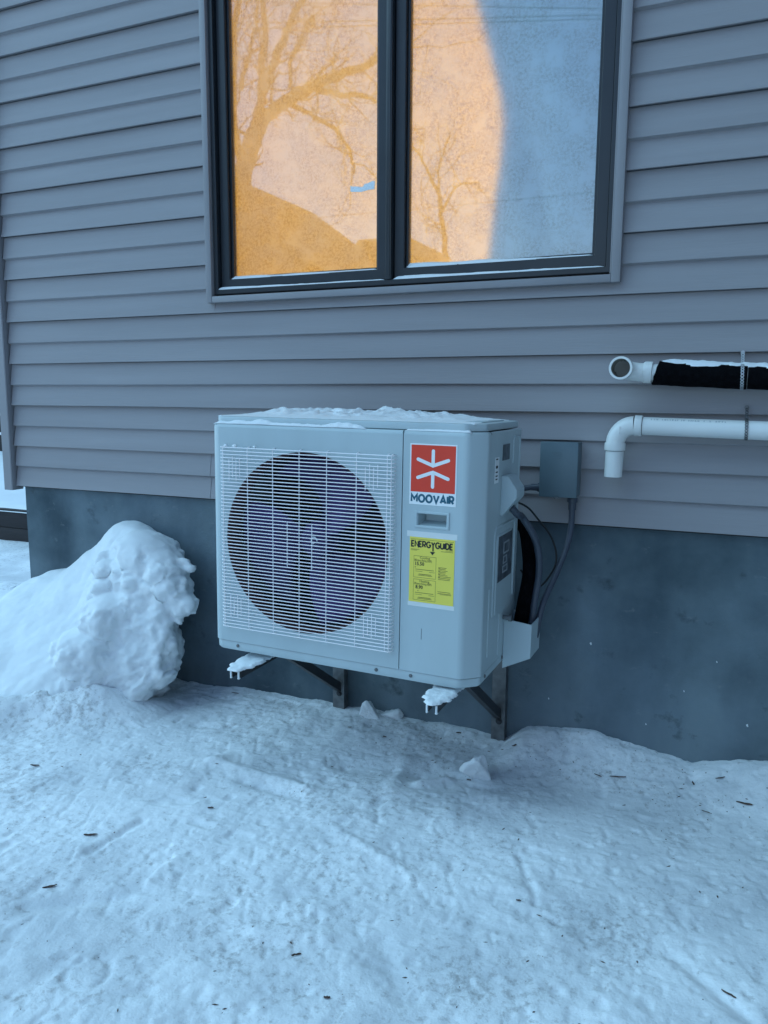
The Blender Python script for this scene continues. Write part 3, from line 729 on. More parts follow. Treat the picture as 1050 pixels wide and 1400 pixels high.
# energy label in its film sleeve
fl = MB(); EX0, EX1, EZ0, EZ1 = .741, .887, .262, .466
fl.box(EX0 - .010, EX1 + .007, -.0006, .0004, EZ1 + .0002, EZ1 + .018); fl.build('film_sleeve', m_film, unit, smooth=False)
MB().box(EX0 - .003, EX1 + .004, -.0006, .0004, EZ0 - .014, EZ0 - .0002).build('film_sleeve', m_film, unit, smooth=False)
el = MB(); el.box(EX0, EX1, -.0010, .0004, EZ0, EZ1); el = el.build('energy_label', m_yellow, unit, smooth=False); el['label'] = 'yellow energy rating label'
LW = EX1 - EX0; LH = EZ1 - EZ0
def LX(u): return EX0 + u * LW
def LZ(v): return EZ1 - v * LH
lettering('ENERGYGUIDE', LX(.03), LZ(.155), LW * .94, LH * .105, .0044, -.0014, m_black, el, .26)
mb = MB(); mb.add([(LX(.455), -.00145, LZ(.205)), (LX(.575), -.00145, LZ(.205)), (LX(.515), -.00145, LZ(.255))], [(0, 1, 2)]); mb.build('arrow', m_black, el, smooth=False)
def lines(items, name, m=m_black):
    b = MB()
    for k, (u0, u1, v, t) in enumerate(items):
        y = -.00125 - k * .000004; b.add([(LX(u0), y, LZ(v + t)), (LX(u1), y, LZ(v + t)), (LX(u1), y, LZ(v)), (LX(u0), y, LZ(v))], [(0, 1, 2, 3)])
    return b.build(name, m, el, smooth=False)
fr = []
for (v0, v1) in ((.285, .615), (.645, .965)):
    fr += [(.10, .60, v0, .004), (.10, .60, v1, .004)]
lines(fr, 'panel_rule')
b = MB()
for (v0, v1) in ((.285, .615), (.645, .965)):
    for u in (.10, .597): b.add([(LX(u), -.00128, LZ(v1)), (LX(u + .005), -.00128, LZ(v1)), (LX(u + .005), -.00128, LZ(v0)), (LX(u), -.00128, LZ(v0))], [(0, 1, 2, 3)])
b.build('panel_rule', m_black, el, smooth=False)
rng = random.Random(4)
sm = [(.03, .22, .185, .005), (.03, .17, .200, .005), (.70, .97, .185, .005), (.80, .97, .168, .004), (.02, .98, .03, .004)]
for k in range(9):
    v = .43 + k * .0225; sm.append((.655, .80 + .15 * rng.random(), v, .006)); 
    if k % 2: sm.append((.655, .70, v - .009, .005))
sm += [(.65, .93, .80, .006), (.65, .95, .825, .006), (.70, .95, .84, .004)]
for v0 in (.285, .645):
    sm += [(.14, .56, v0 + .205, .006), (.14, .30, v0 + .235, .004), (.45, .58, v0 + .235, .004), (.22, .5, v0 + .275, .007), (.2, .52, v0 + .293, .006)]
lines(sm, 'fine_print')
text('Cooling', LX(.35), LZ(.328), .0105, -.0013, m_black, el, 'CENTER', .0)
text('Efficiency Rating (SEER)', LX(.115), LZ(.368), .0098, -.0013, m_black, el, 'LEFT', .0, .62)
text('15.50', LX(.12), LZ(.430), .0150, -.0013, m_black, el, 'LEFT', .0004, .95)
text('Heating', LX(.35), LZ(.688), .0105, -.0013, m_black, el, 'CENTER', .0)
text('Efficiency Rating (HSPF)', LX(.115), LZ(.728), .0098, -.0013, m_black, el, 'LEFT', .0, .62)
text('8.90', LX(.15), LZ(.790), .0150, -.0013, m_black, el, 'LEFT', .0004, .95)
for u, v in ((.14, .455), (.21, .815)):
    mb = MB(); mb.add([(LX(u - .012), -.0013, LZ(v)), (LX(u + .012), -.0013, LZ(v)), (LX(u), -.0013, LZ(v + .018))], [(0, 1, 2)]); mb.build('marker', m_black, el, smooth=False)
# small mark low on the service panel
mb = MB(); mb.box(.785, .7865, -.0006, .0002, .143, .178); mb.build('panel_mark', m_grey, unit, smooth=False)
# side labels, terminal cover, pipe cover
mb = MB(); mb.box(UW - .0012, UW + .0004, .20, .365, .30, .455); dl = mb.build('data_label', m_dlabel, unit, smooth=False)
mb = MB()
for (a, b, c, d_) in ((.255, .325, .385, .425), (.255, .30, .352, .378), (.25, .31, .322, .346)): mb.box(UW + .0004, UW + .0008, a, b, c, d_)
mb.build('print_block', m_film2, dl, smooth=False)
mb = MB()
for (a, b, c, d_) in ((.263, .317, .391, .419), (.262, .29, .357, .373), (.258, .30, .327, .341)): mb.box(UW + .0008, UW + .0011, a, b, c, d_)
mb.build('print_block', m_dlabel, dl, smooth=False)
mb = MB(); mb.box(UW - .0012, UW + .0004, .205, .285, .695, .745); mb.build('dark_label', m_dlabel, unit, smooth=False)
mb = MB(); mb.box(UW - .0012, UW + .0003, .125, .165, .63, .71); wl = mb.build('white_label', m_stick, unit, smooth=False)
mb = MB()
for z in (.702, .68, .676, .662, .650, .640): mb.box(UW + .0003, UW + .0006, .130, .130 + .022 + .01 * (int(z * 1000) % 2), z, z + .004)
mb.build('print_line', m_black, wl, smooth=False)
tc_ = MB(); tc_.prism([(UW - .001, .520), (UW - .001, .648), (UW + .020, .648), (UW + .050, .606), (UW + .050, .578), (UW + .006, .520)], 'y', .200, .300)
me = tc_.mesh('terminal_cover'); bm = bmesh.new(); bm.from_mesh(me); bmesh.ops.bevel(bm, geom=list(bm.edges), offset=.002, segments=2, affect='EDGES'); bm.to_mesh(me); bm.free(); me.shade_smooth(); me.set_sharp_from_angle(angle=R_(22))
link('terminal_cover', me, unit, m_white)
pc = MB()
P0 = [(UW, .155), (UW + .094, .146), (UW + .094, .030), (UW, -.018)]      # x,z outline, open at the top
t_ = .003
for (ya, yb) in ((.300, .300 + t_),): pc.prism(P0, 'y', ya, yb)
pc.prism([(UW + .094 - t_, .1455), (UW + .094 + .0005, .1455), (UW + .094 + .0005, .0300), (UW + .094 - t_, .0285)], 'y', .3032, .425)
pc.add([(UW, .3032, -.0175), (UW + .094, .3032, .0305), (UW + .094, .425, .0305), (UW, .425, -.0175)], [(0, 1, 2, 3)])
pc.prism(P0, 'y', .4255, .4285)
pc.build('pipe_cover', m_white, unit, smooth=False)
mb = MB(); mb.lathe([(0, 0), (.008, 0), (.008, .02), (.012, .02), (.012, .03), (0, .03)], (UW, .285, .165), (1, 0, 0), 12); mb.build('service_port', m_galv, unit)

# ---------------------------------------------------------------- snow on the unit
UM = Matrix.Translation(UL) @ unit.rotation_euler.to_matrix().to_4x4()
def lid_h(X, Y):
    a = fbm(X * 22, Y * 22, 201, 4, .55); b = fbm(X * 7, Y * 7, 205, 3)
    env = np.clip(np.minimum(np.minimum(X - .01, .93 - X) * 9, np.minimum((Y - .03) * 9, (UD - .015 - Y) * 14)), 0, 1)
    back = np.clip(.45 + 1.1 * (Y - .03) / .4, 0, 1.2)
    px_ = np.interp(X, [0, .06, .12, .2, .35, .5, .55, .66, .78, .9, .97], [.2, .7, .95, 1.0, .95, 1.1, 1.0, 1.05, .7, .45, .25])
    h = (.017 * px_ * (1 + .5 * b) + .017 * np.maximum(a, -.1) * px_) * env * back
    return np.where(env > .02, h + .001 + .0 * X, -.002)
def on_unit(name, label, x0, x1, y0, y1, z, hf, step=.006):
    o = snow_field(name, label, x0, x1, y0, y1, z, hf, step, origin=(0, 0, 0)); o.matrix_world = UM @ Matrix.Translation((0, 0, 0)); return o
on_unit('snow_layer', 'lumpy snow lying on the lid of the heat pump', .006, UW - .02, .012, UD - .006, .8152, lid_h, .0055)
def ledge_h(a, b, seed, top):
    def hf(X, Y):
        u = (X - a) / (b - a)
        e = np.clip(u * 25, 0, 1) * np.clip((1 - u) * 25, 0, 1)
        n1 = fbm(X * 30, Y * 30, seed, 3, .6); n2 = vnoise(X * 8, X * 0, seed + 3)
        big = np.exp(-((X - .20) / .035) ** 2) + .9 * np.exp(-((X - .505) / .05) ** 2) + .6 * np.exp(-((X - .11) / .03) ** 2)
        return (.0045 + 1.5 * top * np.maximum(0, .35 + .6 * n1 + .4 * n2) + .011 * big * (1 + .5 * n1)) * e * np.clip((Y - .0035) * 300, .1, 1)
    return hf
on_unit('snow_strip', 'snow ridge along the top front edge of the heat pump fan panel', .012, .585, .003, .020, .7896, ledge_h(.012, .585, 231, .006), .004)
on_unit('snow_strip', 'thin snow line on the front edge above the logo sticker', .715, .925, .004, .018, .7896, ledge_h(.715, .925, 241, .003), .004)
def lump(name, label, c, r, seed, mat_=m_snow, rough=.35, sub=3, cat='snow', squash=(1, 1, 1), parent=None, flat=0.0):
    bm = bmesh.new(); bmesh.ops.create_icosphere(bm, subdivisions=sub, radius=1)
    for v in bm.verts:
        d = 1 + rough * mnoise.noise(v.co * 1.3 + Vector((seed * 3.1, seed, 0))) + rough * .45 * mnoise.noise(v.co * 3.1 + Vector((seed, 0, seed))) + rough * .2 * mnoise.noise(v.co * 7 + Vector((0, seed, 0)))
        v.co = Vector((v.co.x * squash[0], v.co.y * squash[1], v.co.z * squash[2])) * d * r
        if flat and v.co.z < -flat * r: v.co.z = -flat * r
    me = bpy.data.meshes.new(name); bm.to_mesh(me); bm.free(); me.shade_smooth()
    o = bpy.data.objects.new(name, me); COL.objects.link(o); me.materials.append(mat_); o.location = c
    if cat: tag(o, label, cat)
    return o
for x, r, lb in ((.075, .0055, 'leftmost snow crumb caught on the top wire of the fan guard'), (.112, .0065, 'middle snow crumb caught on the top wire of the fan guard'), (.19, .0045, 'rightmost snow crumb caught on the top wire of the fan guard')):
    lump('snow_crumb', lb, UM @ Vector((x, -.018, GZ1 + .002)), r, x * 90, squash=(1.3, .8, .8), sub=2)

# ---------------------------------------------------------------- wall brackets
for bi, (bx, lb) in enumerate(((-1.474, 'steel wall bracket under the fan side of the heat pump'), (-.771, 'steel wall bracket under the service end of the heat pump'))):
    br = thing('wall_bracket', lb, 'bracket', (bx, .02, -.88), 'brackets carrying the heat pump')
    u = MB(); hw = .027
    u.box(bx - hw, bx + hw, -.018, -.0145, -.884, -.22, .0008, 1); u.box(bx - hw, bx - hw + .004, -.0143, .019, -.884, -.22); u.box(bx + hw - .004, bx + hw, -.0143, .019, -.884, -.22)
    u.build('upright', m_galv, br)
    a = MB(); aw = .0165; yt, ybk = -.775, -.0182; zt = -.452
    a.box(bx - aw, bx + aw, yt, ybk, zt - .004, zt, .0008, 1); a.box(bx - aw, bx - aw + .0032, yt, ybk, zt - .029, zt - .0042); a.box(bx + aw - .0032, bx + aw, yt, ybk, zt - .029, zt - .0042)
    a.build('arm', m_dark, br)
    p = MB(); p.prism([(bx - .034, -.728), (bx - .018, -.742), (bx + .018, -.742), (bx + .034, -.728), (bx + .034, -.40), (bx - .034, -.40)], 'z', zt + .0005, zt + .0045); p.build('mounting_plate', m_galv, br, smooth=False)
    s = MB(); y0_, z0_, y1_, z1_ = -.44, -.494, -.012, -.775
    L = math.hypot(y1_ - y0_, z1_ - z0_); dy, dz = (y1_ - y0_) / L, (z1_ - z0_) / L; h_ = .017
    s.prism([(y0_ + dz * h_, z0_ - dy * h_), (y1_ + dz * h_, z1_ - dy * h_), (y1_ - dz * h_, z1_ + dy * h_), (y0_ - dz * h_, z0_ + dy * h_)], 'x', bx - .012, bx + .012); s.build('strut', m_dark, br, smooth=False)
    for zz in (-.80, -.40):
        b_ = MB(); b_.lathe([(.013, 0), (.013, .002), (.0085, .0022), (.0085, .008), (.0, .0085)], (bx + .004, -.018, zz), (0, -1, 0), 12); b_.build('bolt', m_dark, br)
    for yy in (-.52, -.30):
        f_ = MB(); f_.lathe([(.024, 0), (.024, .018), (.018, .024), (.018, .030), (0, .030)], (bx, yy, zt + .0046), (0, 0, 1), 16); f_.build('rubber_foot', m_gasket, br)
    def cap_h(X, Y, bx=bx, sd=300 + bi * 11):
        wv = np.interp(Y, [-.79, -.778, -.765, -.75, -.735, -.60, -.52], [.012, .020, .022, .028, .045, .043, .040]) + .006 * vnoise(Y * 60, Y * 0, sd)
        e = np.clip((wv - np.abs(X - bx)) * 130, 0, 1) ** .6
        return np.where(e > .05, (.0045 + .003 * fbm(X * 40, Y * 40, sd, 3)) * e * np.clip((Y + .79) * 90, 0, 1) * np.clip((-.50 - Y) * 12, .0, 1), -.002)
    o = snow_field('snow_lump', ['small snow cap on the bracket arm tip below the fan guard', 'small snow cap on the bracket arm tip below the service panel'][bi], bx - .05, bx + .05, -.79, -.50, zt + .0040, cap_h, .0035)
    cr = MB()
    for sx_, r in ((-1, .0042), (1, .0052)):
        cr.box(bx + sx_ * .0150 - .0028, bx + sx_ * .0150 + .0028, yt - .0026, yt + .004, zt - .0295, zt - .003, .0010, 1)  # white boxes paint the light on the leg ends; the blobs are snow
        bm = bmesh.new(); bmesh.ops.create_icosphere(bm, subdivisions=2, radius=r * .8)
        for v_ in bm.verts: v_.co = Vector((bx + sx_ * .0150 + v_.co.x * 1.25, yt + .002 + v_.co.y * 1.4, zt - .027 + v_.co.z * .8))
        cr.bm(bm); bm.free()
    tag(cr.build('snow_crust', m_snow, None, origin=(bx, yt, zt - .03)), ['thin snow crust on the bracket arm end below the fan guard', 'thin snow crust on the bracket arm end below the service panel'][bi], 'snow')

# ---------------------------------------------------------------- electrical box, conduits, insulated lines
jb = thing('electrical_box', 'grey metal disconnect box on the siding beside the heat pump', 'electrical box', (-.557, .0, .205))
mb = MB(); mb.box(-.622, -.493, -.085, -.002, .108, .300, .003); mb.build('enclosure', m_box, jb)
mb = MB(); mb.box(-.6245, -.4905, -.0905, -.070, .1055, .3030, .0025); cv = mb.build('cover', m_box, jb)
mb = MB(); mb.box(-.571, -.551, -.096, -.088, .1035, .1075, .001); mb.box(-.568, -.564, -.0965, -.089, .100, .1045); mb.box(-.558, -.554, -.0965, -.089, .100, .1045); mb.build('hasp', m_galv, cv)
mb = MB(); mb.ribbon([(-.578, .262), (-.562, .255), (-.548, .262), (-.552, .245), (-.566, .243)], .0022, lambda u, v: (u, -.0912, v)); mb.ribbon([(-.574, .265), (-.548, .2655)], .0015, lambda u, v: (u, -.0911, v)); mb.build('embossed_mark', m_box, cv, smooth=False)
mb = MB(); mb.lathe([(.013, 0), (.013, .006), (.0165, .006), (.0165, .016), (.013, .016), (.0125, .04), (.010, .04), (.0, .04)], (-.622, -.045, .133), (-1, 0, 0), 16); mb.build('cable_gland', m_conduit, jb)
mb = MB(); mb.lathe([(.014, 0), (.014, .008), (.0185, .008), (.0185, .022), (.0145, .022), (.014, .05), (0, .05)], (-.512, -.045, .108), (0, 0, -1), 16); mb.build('cable_gland', m_conduit, jb)
def smooth_path(pts, n=8):
    P = [Vector(p) for p in pts]; P = [P[0] * 2 - P[1]] + P + [P[-1] * 2 - P[-2]]; out = []
    for i in range(1, len(P) - 2):
        for k in range(n):
            t = k / n; a, b, c, d = P[i - 1], P[i], P[i + 1], P[i + 2]
            out.append(.5 * ((2 * b) + (-a + c) * t + (2 * a - 5 * b + 4 * c - d) * t * t + (-a + 3 * b - 3 * c + d) * t ** 3))
    out.append(P[-2]); return out
def cable(name, label, pts, r, m, cat='conduit', n=14, group=None):
    o = MB().tube(smooth_path(pts, 10), r, n).build(name, m, None, smooth=True, ang=60, origin=pts[-1]); tag(o, label, cat, group); return o
U = lambda x, y, z: tuple(UM @ Vector((x, y, z)))
cable('conduit', 'grey flexible conduit looping from the terminal cover into the pipe cover', [U(UW + .02, .25, .545), U(UW + .035, .285, .515), (-.628, -.30, .055), (-.588, -.265, -.03), (-.576, -.26, -.13), (-.586, -.27, -.24), (-.592, -.29, -.36)], .0120, m_conduit)
cable('conduit', 'grey conduit dropping from the disconnect box behind the looped conduit', [(-.512, -.045, .062), (-.512, -.05, .0), (-.518, -.08, -.07), (-.538, -.16, -.16), (-.562, -.245, -.25), (-.578, -.275, -.36)], .0110, m_conduit)
cable('conduit', 'short dark conduit joining the disconnect box to the terminal cover', [(-.660, -.045, .133), (-.70, -.06, .125), (-.73, -.13, .118), (-.715, -.26, .125), U(UW + .02, .30, .56)], .0105, m_conduit)
cable('insulated_pipe', 'black foam insulated refrigerant pipes bending into the pipe cover', [(-.80, -.12, .03), (-.72, -.14, .03), (-.655, -.17, .005), (-.624, -.22, -.06), (-.612, -.245, -.15), (-.622, -.27, -.25), (-.634, -.29, -.37)], .025, m_foam, 'pipe', 18)
cable('cable', 'thin dark cable crossing behind the looped conduits', [(-.76, -.14, .10), (-.67, -.12, .075), (-.62, -.12, .03), (-.565, -.12, -.04), (-.545, -.13, -.12), (-.575, -.17, -.19), (-.61, -.19, -.205), (-.66, -.18, -.15)], .0035, m_black, 'cable', 8)

# ---------------------------------------------------------------- vent pipes
yp = -.062
up = thing('vent_pipe', 'upper vent pipe wrapped in black foam with open white elbow', 'pipe', (-.1, yp, .54))
def zc(x): return .5415 - .052 * (x + .25)
mb = MB()
ez = .556
pth = []
for k in range(9):
    a = math.pi / 2 * k / 8; pth.append((-.352 + .05 * (1 - math.cos(a)), -.112 + .05 * math.sin(a), ez - .0015 * k))
mb.tube([(-.352, -.155, ez)] + pth + [(-.272, yp, zc(-.272) + .0008)], .031, 28, cap=False); 
mb.lathe([(.0305, 0), (.0375, 0), (.0382, .002), (.0382, .030), (.032, .036)], (-.352, -.160, ez), (0, 1, 0), 32)
mb.lathe([(.032, -.004), (.0355, 0), (.0362, .003), (.0362, .025), (.030, .027)], (-.286, yp, .5445), (1, 0, -.052), 32); mb.build('elbow', m_pvc, up, ang=50)
mb = MB(); mb.tube([(-.352, -.1595, ez), (-.352, -.13, ez)] + [(p[0], p[1] + .004, p[2]) for p in pth], .0300, 28, cap=False); mb.lathe([(0, 0), (.0305, 0)], (-.30, -.06, ez - .01), (1, 0, 0), 20); mb.build('bore', m_pvcin, up, ang=50)
mb = MB(); mb.tube([(-.262, yp, zc(-.262)), (1.41, yp, zc(1.41) + .02)], .0295, 24); mb.build('pipe', m_pvc, up)
def foam(x0, x1, r0, seed, ragged=True):
    vs = []; n, m = 40, int((x1 - x0) / .008)
    for i in range(m + 1):
        x = x0 + (x1 - x0) * i / m
        for k in range(n):
            a = 2 * math.pi * k / n; rg = .010 * math.sin(a) * (-1) * .7 if (ragged and i == 0) else 0
            r = r0 * (1 + .03 * float(vnoise(x * 22, k * .5, seed)) + .02 * float(vnoise(x * 60, k * 1.3, seed + 1)))
            z_ = zc(x) if x < .5 else zc(.5)
            vs.append((x + (.012 * math.sin(a) + .005 * float(vnoise(k * .9, 3.3, seed)) if ragged and i == 0 else 0), yp + r * math.cos(a), z_ + r * math.sin(a)))
    fs = [(i * n + k, i * n + (k + 1) % n, (i + 1) * n + (k + 1) % n, (i + 1) * n + k) for i in range(m) for k in range(n)] + [tuple(range(n - 1, -1, -1)), tuple(m * n + k for k in range(n))]
    return MB().add(vs, fs)
foam(-.247, .031, .0395, 401).build('foam_sleeve', m_foam, up, ang=60); foam(.033, 1.3, .0385, 409, False).build('foam_sleeve', m_foam, up, ang=60)
def pipe_snow(X, Y):
    c = (Y - yp + .004 * vnoise(X * 30, X * 0, 5)) / .021
    patch = np.clip(1.1 - np.abs(c) + .35 * fbm(X * 18, Y * 18, 421, 3), 0, 1); en = np.clip((X + .240) * 30, 0, 1)
    return np.where(patch * en > .10 + .25 * np.maximum(0, fbm(X * 25, Y * 60, 427, 3)), (.0015 + .006 * patch + .004 * fbm(X * 40, Y * 40, 423, 3)) * en * np.interp(X, [-.24, -.18, -.05, .05, 1.3], [1.2, 1.3, .7, 1, 1]), -.003)
snow_field('snow_strip', 'snow lying along the top of the black foam wrapped pipe', -.242, 1.2, yp - .036, yp + .036, zc(-.1) + .036, pipe_snow, .005, zfun=lambda X, Y: (.5415 - .052 * (np.minimum(X, .5) + .25)) + np.sqrt(np.maximum(.0392 ** 2 - (Y - yp) ** 2, 1e-6)))
lo = thing('vent_pipe', 'lower bare white plastic vent pipe with elbow turned down', 'pipe', (-.1, yp, .36))
def zl(x): return .364 - .022 * (x + .29)
EC = (-.310, .300)       # bend centre
mb = MB(); pth = [(EC[0] - .0605 * math.cos(math.pi / 2 * k / 10), yp, EC[1] + .0645 * math.sin(math.pi / 2 * k / 10)) for k in range(11)]
mb.tube(pth, .0320, 28, cap=False)
mb.lathe([(.030, 0), (.0352, 0), (.0355, .002), (.0355, .020), (.0345, .024), (.031, .024)], (-.308, yp, EC[1] + .0645), (1, 0, -.022), 32)
mb.lathe([(.030, 0), (.0352, 0), (.0355, .002), (.0355, .022), (.0345, .026), (.031, .026)], (-.3705, yp, .304), (0, 0, -1), 32)
mb.box(-.3565, -.3515, -.0955, -.09, .337, .362, .002)
mb.build('elbow', m_pvc, lo, ang=50)
mb = MB(); mb.tube([(-.290, yp, zl(-.290)), (1.41, yp, zl(1.41))], .0305, 32); mb.build('pipe', m_pvc, lo)
mb = MB(); mb.tube([(-.3705, yp, .285), (-.3725, yp, .186)], .0305, 32, cap=False); mb.tube([(-.3725, yp, .1862), (-.3710, yp, .26)], .027, 24, cap=False); mb.lathe([(.027, 0), (.0305, 0)], (-.3725, yp, .1861), (0, 0, 1), 32); mb.build('outlet', m_pvc, lo, ang=50)
mb = MB()
for x_, z_ in ((-.2833, zl(-.283)),): mb.lathe([(.0312, 0), (.0312, .0016)], (x_, yp, z_), (1, 0, -.022), 32)
mb.lathe([(.0312, 0), (.0312, .0016)], (-.3706, yp, .2775), (0, 0, -1), 32); mb.build('joint_line', m_black, lo)
mb = MB(); rng = random.Random(9); x = -.255      # faint printed marking, too blurred to read in the photograph
while x < -.02:
    wd = rng.choice([.004, .005, .006, .007]); a = R_(52)
    if rng.random() < .8:
        for (da, db) in ((0, .06), (.12, .18)):
            q_ = []
            for aa in (a - .1 + da, a - .1 + db): q_.append((yp - .03068 * math.cos(aa), .03068 * math.sin(aa)))
            x2 = x + wd * rng.uniform(.5, 1); mb.add([(x, q_[0][0], zl(x) + q_[0][1]), (x2, q_[0][0], zl(x2) + q_[0][1]), (x2, q_[1][0], zl(x2) + q_[1][1]), (x, q_[1][0], zl(x) + q_[1][1])], [(0, 1, 2, 3)])
    x += wd + rng.choice([.002, .002, .003, .012])
mb.build('printed_marking', mat('faded_print', (.24, .29, .33), .5), lo, smooth=False)
def strap(label, x0, zc_, r, ztop, lean, m_=None):
    mb = MB(); pts = []
    wall = [(-.001, ztop), (-.010, ztop - .012)]
    for a in np.linspace(70, -95, 40): pts.append((yp - r * math.cos(R_(a)), zc_ + r * math.sin(R_(a))))
    path = [(-.004, ztop)] + [(-.030, zc_ + r * .98 + .004)] + pts
    # resample by arclength
    P = np.array(path); L = np.concatenate([[0], np.cumsum(np.hypot(*np.diff(P, axis=0).T))]); pitch = .0098; nlink = int(L[-1] / pitch)
    for i in range(nlink):
        s0 = i * pitch + pitch / 2; c = np.array([np.interp(s0, L, P[:, 0]), np.interp(s0, L, P[:, 1])]); e = np.array([np.interp(s0 + .002, L, P[:, 0]), np.interp(s0 + .002, L, P[:, 1])]) - c; e /= np.hypot(*e)
        nrm = np.array([e[1], -e[0]]);
        if nrm[0] > 0: nrm = -nrm
        vs = []; K = 12
        for rr, off in ((.0027, .0), (.0056, .0), (.0056, .0012), (.0027, .0012)):
            for k in range(K):
                a = 2 * math.pi * k / K; t = rr * math.sin(a); u = rr * math.cos(a)
                vs.append((x0 + lean * (c[1] - zc_) + u, c[0] + e[0] * t + nrm[0] * (.0006 + off), c[1] + e[1] * t + nrm[1] * (.0006 + off)))
        mb.add(vs, [(q * K + k, ((q + 1) % 4) * K + k, ((q + 1) % 4) * K + (k + 1) % K, q * K + (k + 1) % K) for q in range(4) for k in range(K)])
    mb.lathe([(.007, 0), (.007, .003), (0, .004)], (x0 + lean * (ztop - zc_), -.006, ztop - .004), (0, -1, 0), 8)
    o = mb.build('pipe_strap', m_ or m_strap, None, origin=(x0, yp, zc_)); tag(o, label, 'strap', 'perforated straps holding the vent pipes')
strap('perforated metal strap round the black foam wrapped pipe', .0165, zc(.0165), .0415, .612, -.03)
strap('perforated metal strap round the bare white pipe', .040, zl(.04), .0318, .434, -.03, m_galv)

# ---------------------------------------------------------------- snow pile against the wall
def solid_from_height(x0, x1, y0, y1, hf, zb, step):
    nx, ny = int((x1 - x0) / step), int((y1 - y0) / step)
    X, Y = np.meshgrid(np.linspace(x0, x1, nx), np.linspace(y0, y1, ny)); Z = np.maximum(hf(X, Y), zb + .01)
    v = [(X[j, i], Y[j, i], Z[j, i]) for j in range(ny) for i in range(nx)] + [(X[j, i], Y[j, i], zb) for j in range(ny) for i in range(nx)]
    n = nx * ny; f = [(j * nx + i, j * nx + i + 1, (j + 1) * nx + i + 1, (j + 1) * nx + i) for j in range(ny - 1) for i in range(nx - 1)]
    f += [tuple(n + k for k in reversed(q_)) for q_ in f]
    bd = [i for i in range(nx)] + [j * nx + nx - 1 for j in range(1, ny)] + [(ny - 1) * nx + i for i in range(nx - 2, -1, -1)] + [j * nx for j in range(ny - 2, 0, -1)]
    f += [(bd[k], n + bd[k], n + bd[(k + 1) % len(bd)], bd[(k + 1) % len(bd)]) for k in range(len(bd))]
    return v, f
def pile_h(X, Y):
    X = X + np.where(X > -3.0, np.clip((X + 3.0) / .4, 0, 1) * .83 * (np.clip(Y, -.5, .1) + .2), 0)
    R0 = np.interp(X, [-5.2, -4.4, -3.6, -3.25, -3.0, -2.74, -2.62, -2.56, -2.48, -2.38, -2.28, -2.22, -2.19, -2.16], [-.86, -.70, -.55, -.475, -.39, -.275, -.205, -.155, -.135, -.132, -.158, -.21, -.30, -.98])
    T = np.interp(X, [-5.2, -4, -3.2, -2.8, -2.6, -2.45, -2.3, -2.2], [1.8, 1.5, 1.02, .74, .54, .42, .38, .34]); p = np.interp(X, [-4, -2.9, -2.7, -2.55, -2.4], [1.0, 1.1, 1.2, 1.9, 3.8])
    yc = np.where(X < -3.3, Y - .35, Y + .02); s = np.clip(-yc / T, 0, 1.4)
    f = np.where(s < 1, 1 - s ** p, -.1); back = np.where(Y > .02, 1 - np.clip((Y - .02) / 1.1, 0, 1) * .8, 1)
    return -.93 + (R0 + .93) * f * back
pm = MB()
v, f = solid_from_height(-5.0, -2.15, -1.6, .30, pile_h, -.98, .03); pm.add(v, f)
def ball(c, r, sq=(1, 1, 1), rot=0.0):
    bm = bmesh.new(); bmesh.ops.create_icosphere(bm, subdivisions=3, radius=r)
    cr, sr = math.cos(rot), math.sin(rot)
    for v_ in bm.verts:
        x, y, z = v_.co.x * sq[0], v_.co.y * sq[1], v_.co.z * sq[2]
        v_.co = Vector((c[0] + x * cr + z * sr, c[1] + y, c[2] - x * sr + z * cr))
    pm.bm(bm); bm.free()
for c, r, sq, ro in (((-2.33, -.17, -.24), .13, (1.2, 1.1, .7), .45), ((-2.22, -.20, -.29), .095, (1.1, 1.1, .75), .8), ((-2.165, -.22, -.36), .072, (1.0, 1.1, .9), .7),
                     ((-2.125, -.23, -.425), .062, (1.05, 1, .95), .5), ((-2.09, -.235, -.43), .045, (1, 1, 1), 0), ((-2.122, -.25, -.487), .022, (1, 1, 1.2), 0), ((-2.135, -.17, -.262), .020, (2.0, 1, .6), .7), ((-2.112, -.17, -.285), .012, (1, 1, 1.3), 0),
                     ((-2.34, -.22, -.60), .15, (1, 1.1, 1.25), 0), ((-2.29, -.25, -.66), .11, (1, 1, 1.2), 0), ((-2.36, -.28, -.78), .12, (1.1, 1.2, .9), 0), ((-2.44, -.33, -.50), .12, (1, 1, .9), 0),
                     ((-2.50, -.38, -.66), .13, (1.1, 1.2, 1), 0), ((-2.42, -.36, -.86), .10, (1.5, 1, .6), 0), ((-2.27, -.30, -.86), .05, (1.3, 1, .7), 0), ((-2.22, -.26, -.885), .03, (1, 1, 1), 0)):
    ball(c, r, sq, ro)
rg = random.Random(15)
for _ in range(150):
    xx = rg.uniform(-2.60, -2.2); zz = rg.uniform(-.88, -.28); T_ = np.interp(xx, [-2.8, -2.6, -2.45, -2.3, -2.2], [.74, .54, .42, .38, .34]); p_ = np.interp(xx, [-2.9, -2.6, -2.4], [1.25, 2.0, 3.8])
    R_0 = np.interp(xx, [-2.74, -2.62, -2.48, -2.28, -2.19], [-.275, -.20, -.118, -.16, -.30])
    if zz > R_0 - .1: continue
    yy = -T_ * max(0, 1 - (zz + .93) / (R_0 + .93)) ** (1 / p_); ball((xx + .83 * (-yy - .2) * .6, yy + rg.uniform(.0, .02), zz), rg.choice([.014, .02, .026, .034, .045]), (rg.uniform(.7, 1.3), rg.uniform(.7, 1.2), rg.uniform(.7, 1.2)), rg.uniform(-.8, .8))
me = pm.mesh('snow_pile', fix=False)
tmp = bpy.data.objects.new('tmp', me); COL.objects.link(tmp); rm = tmp.modifiers.new('remesh', 'REMESH'); rm.mode = 'VOXEL'; rm.voxel_size = .0100
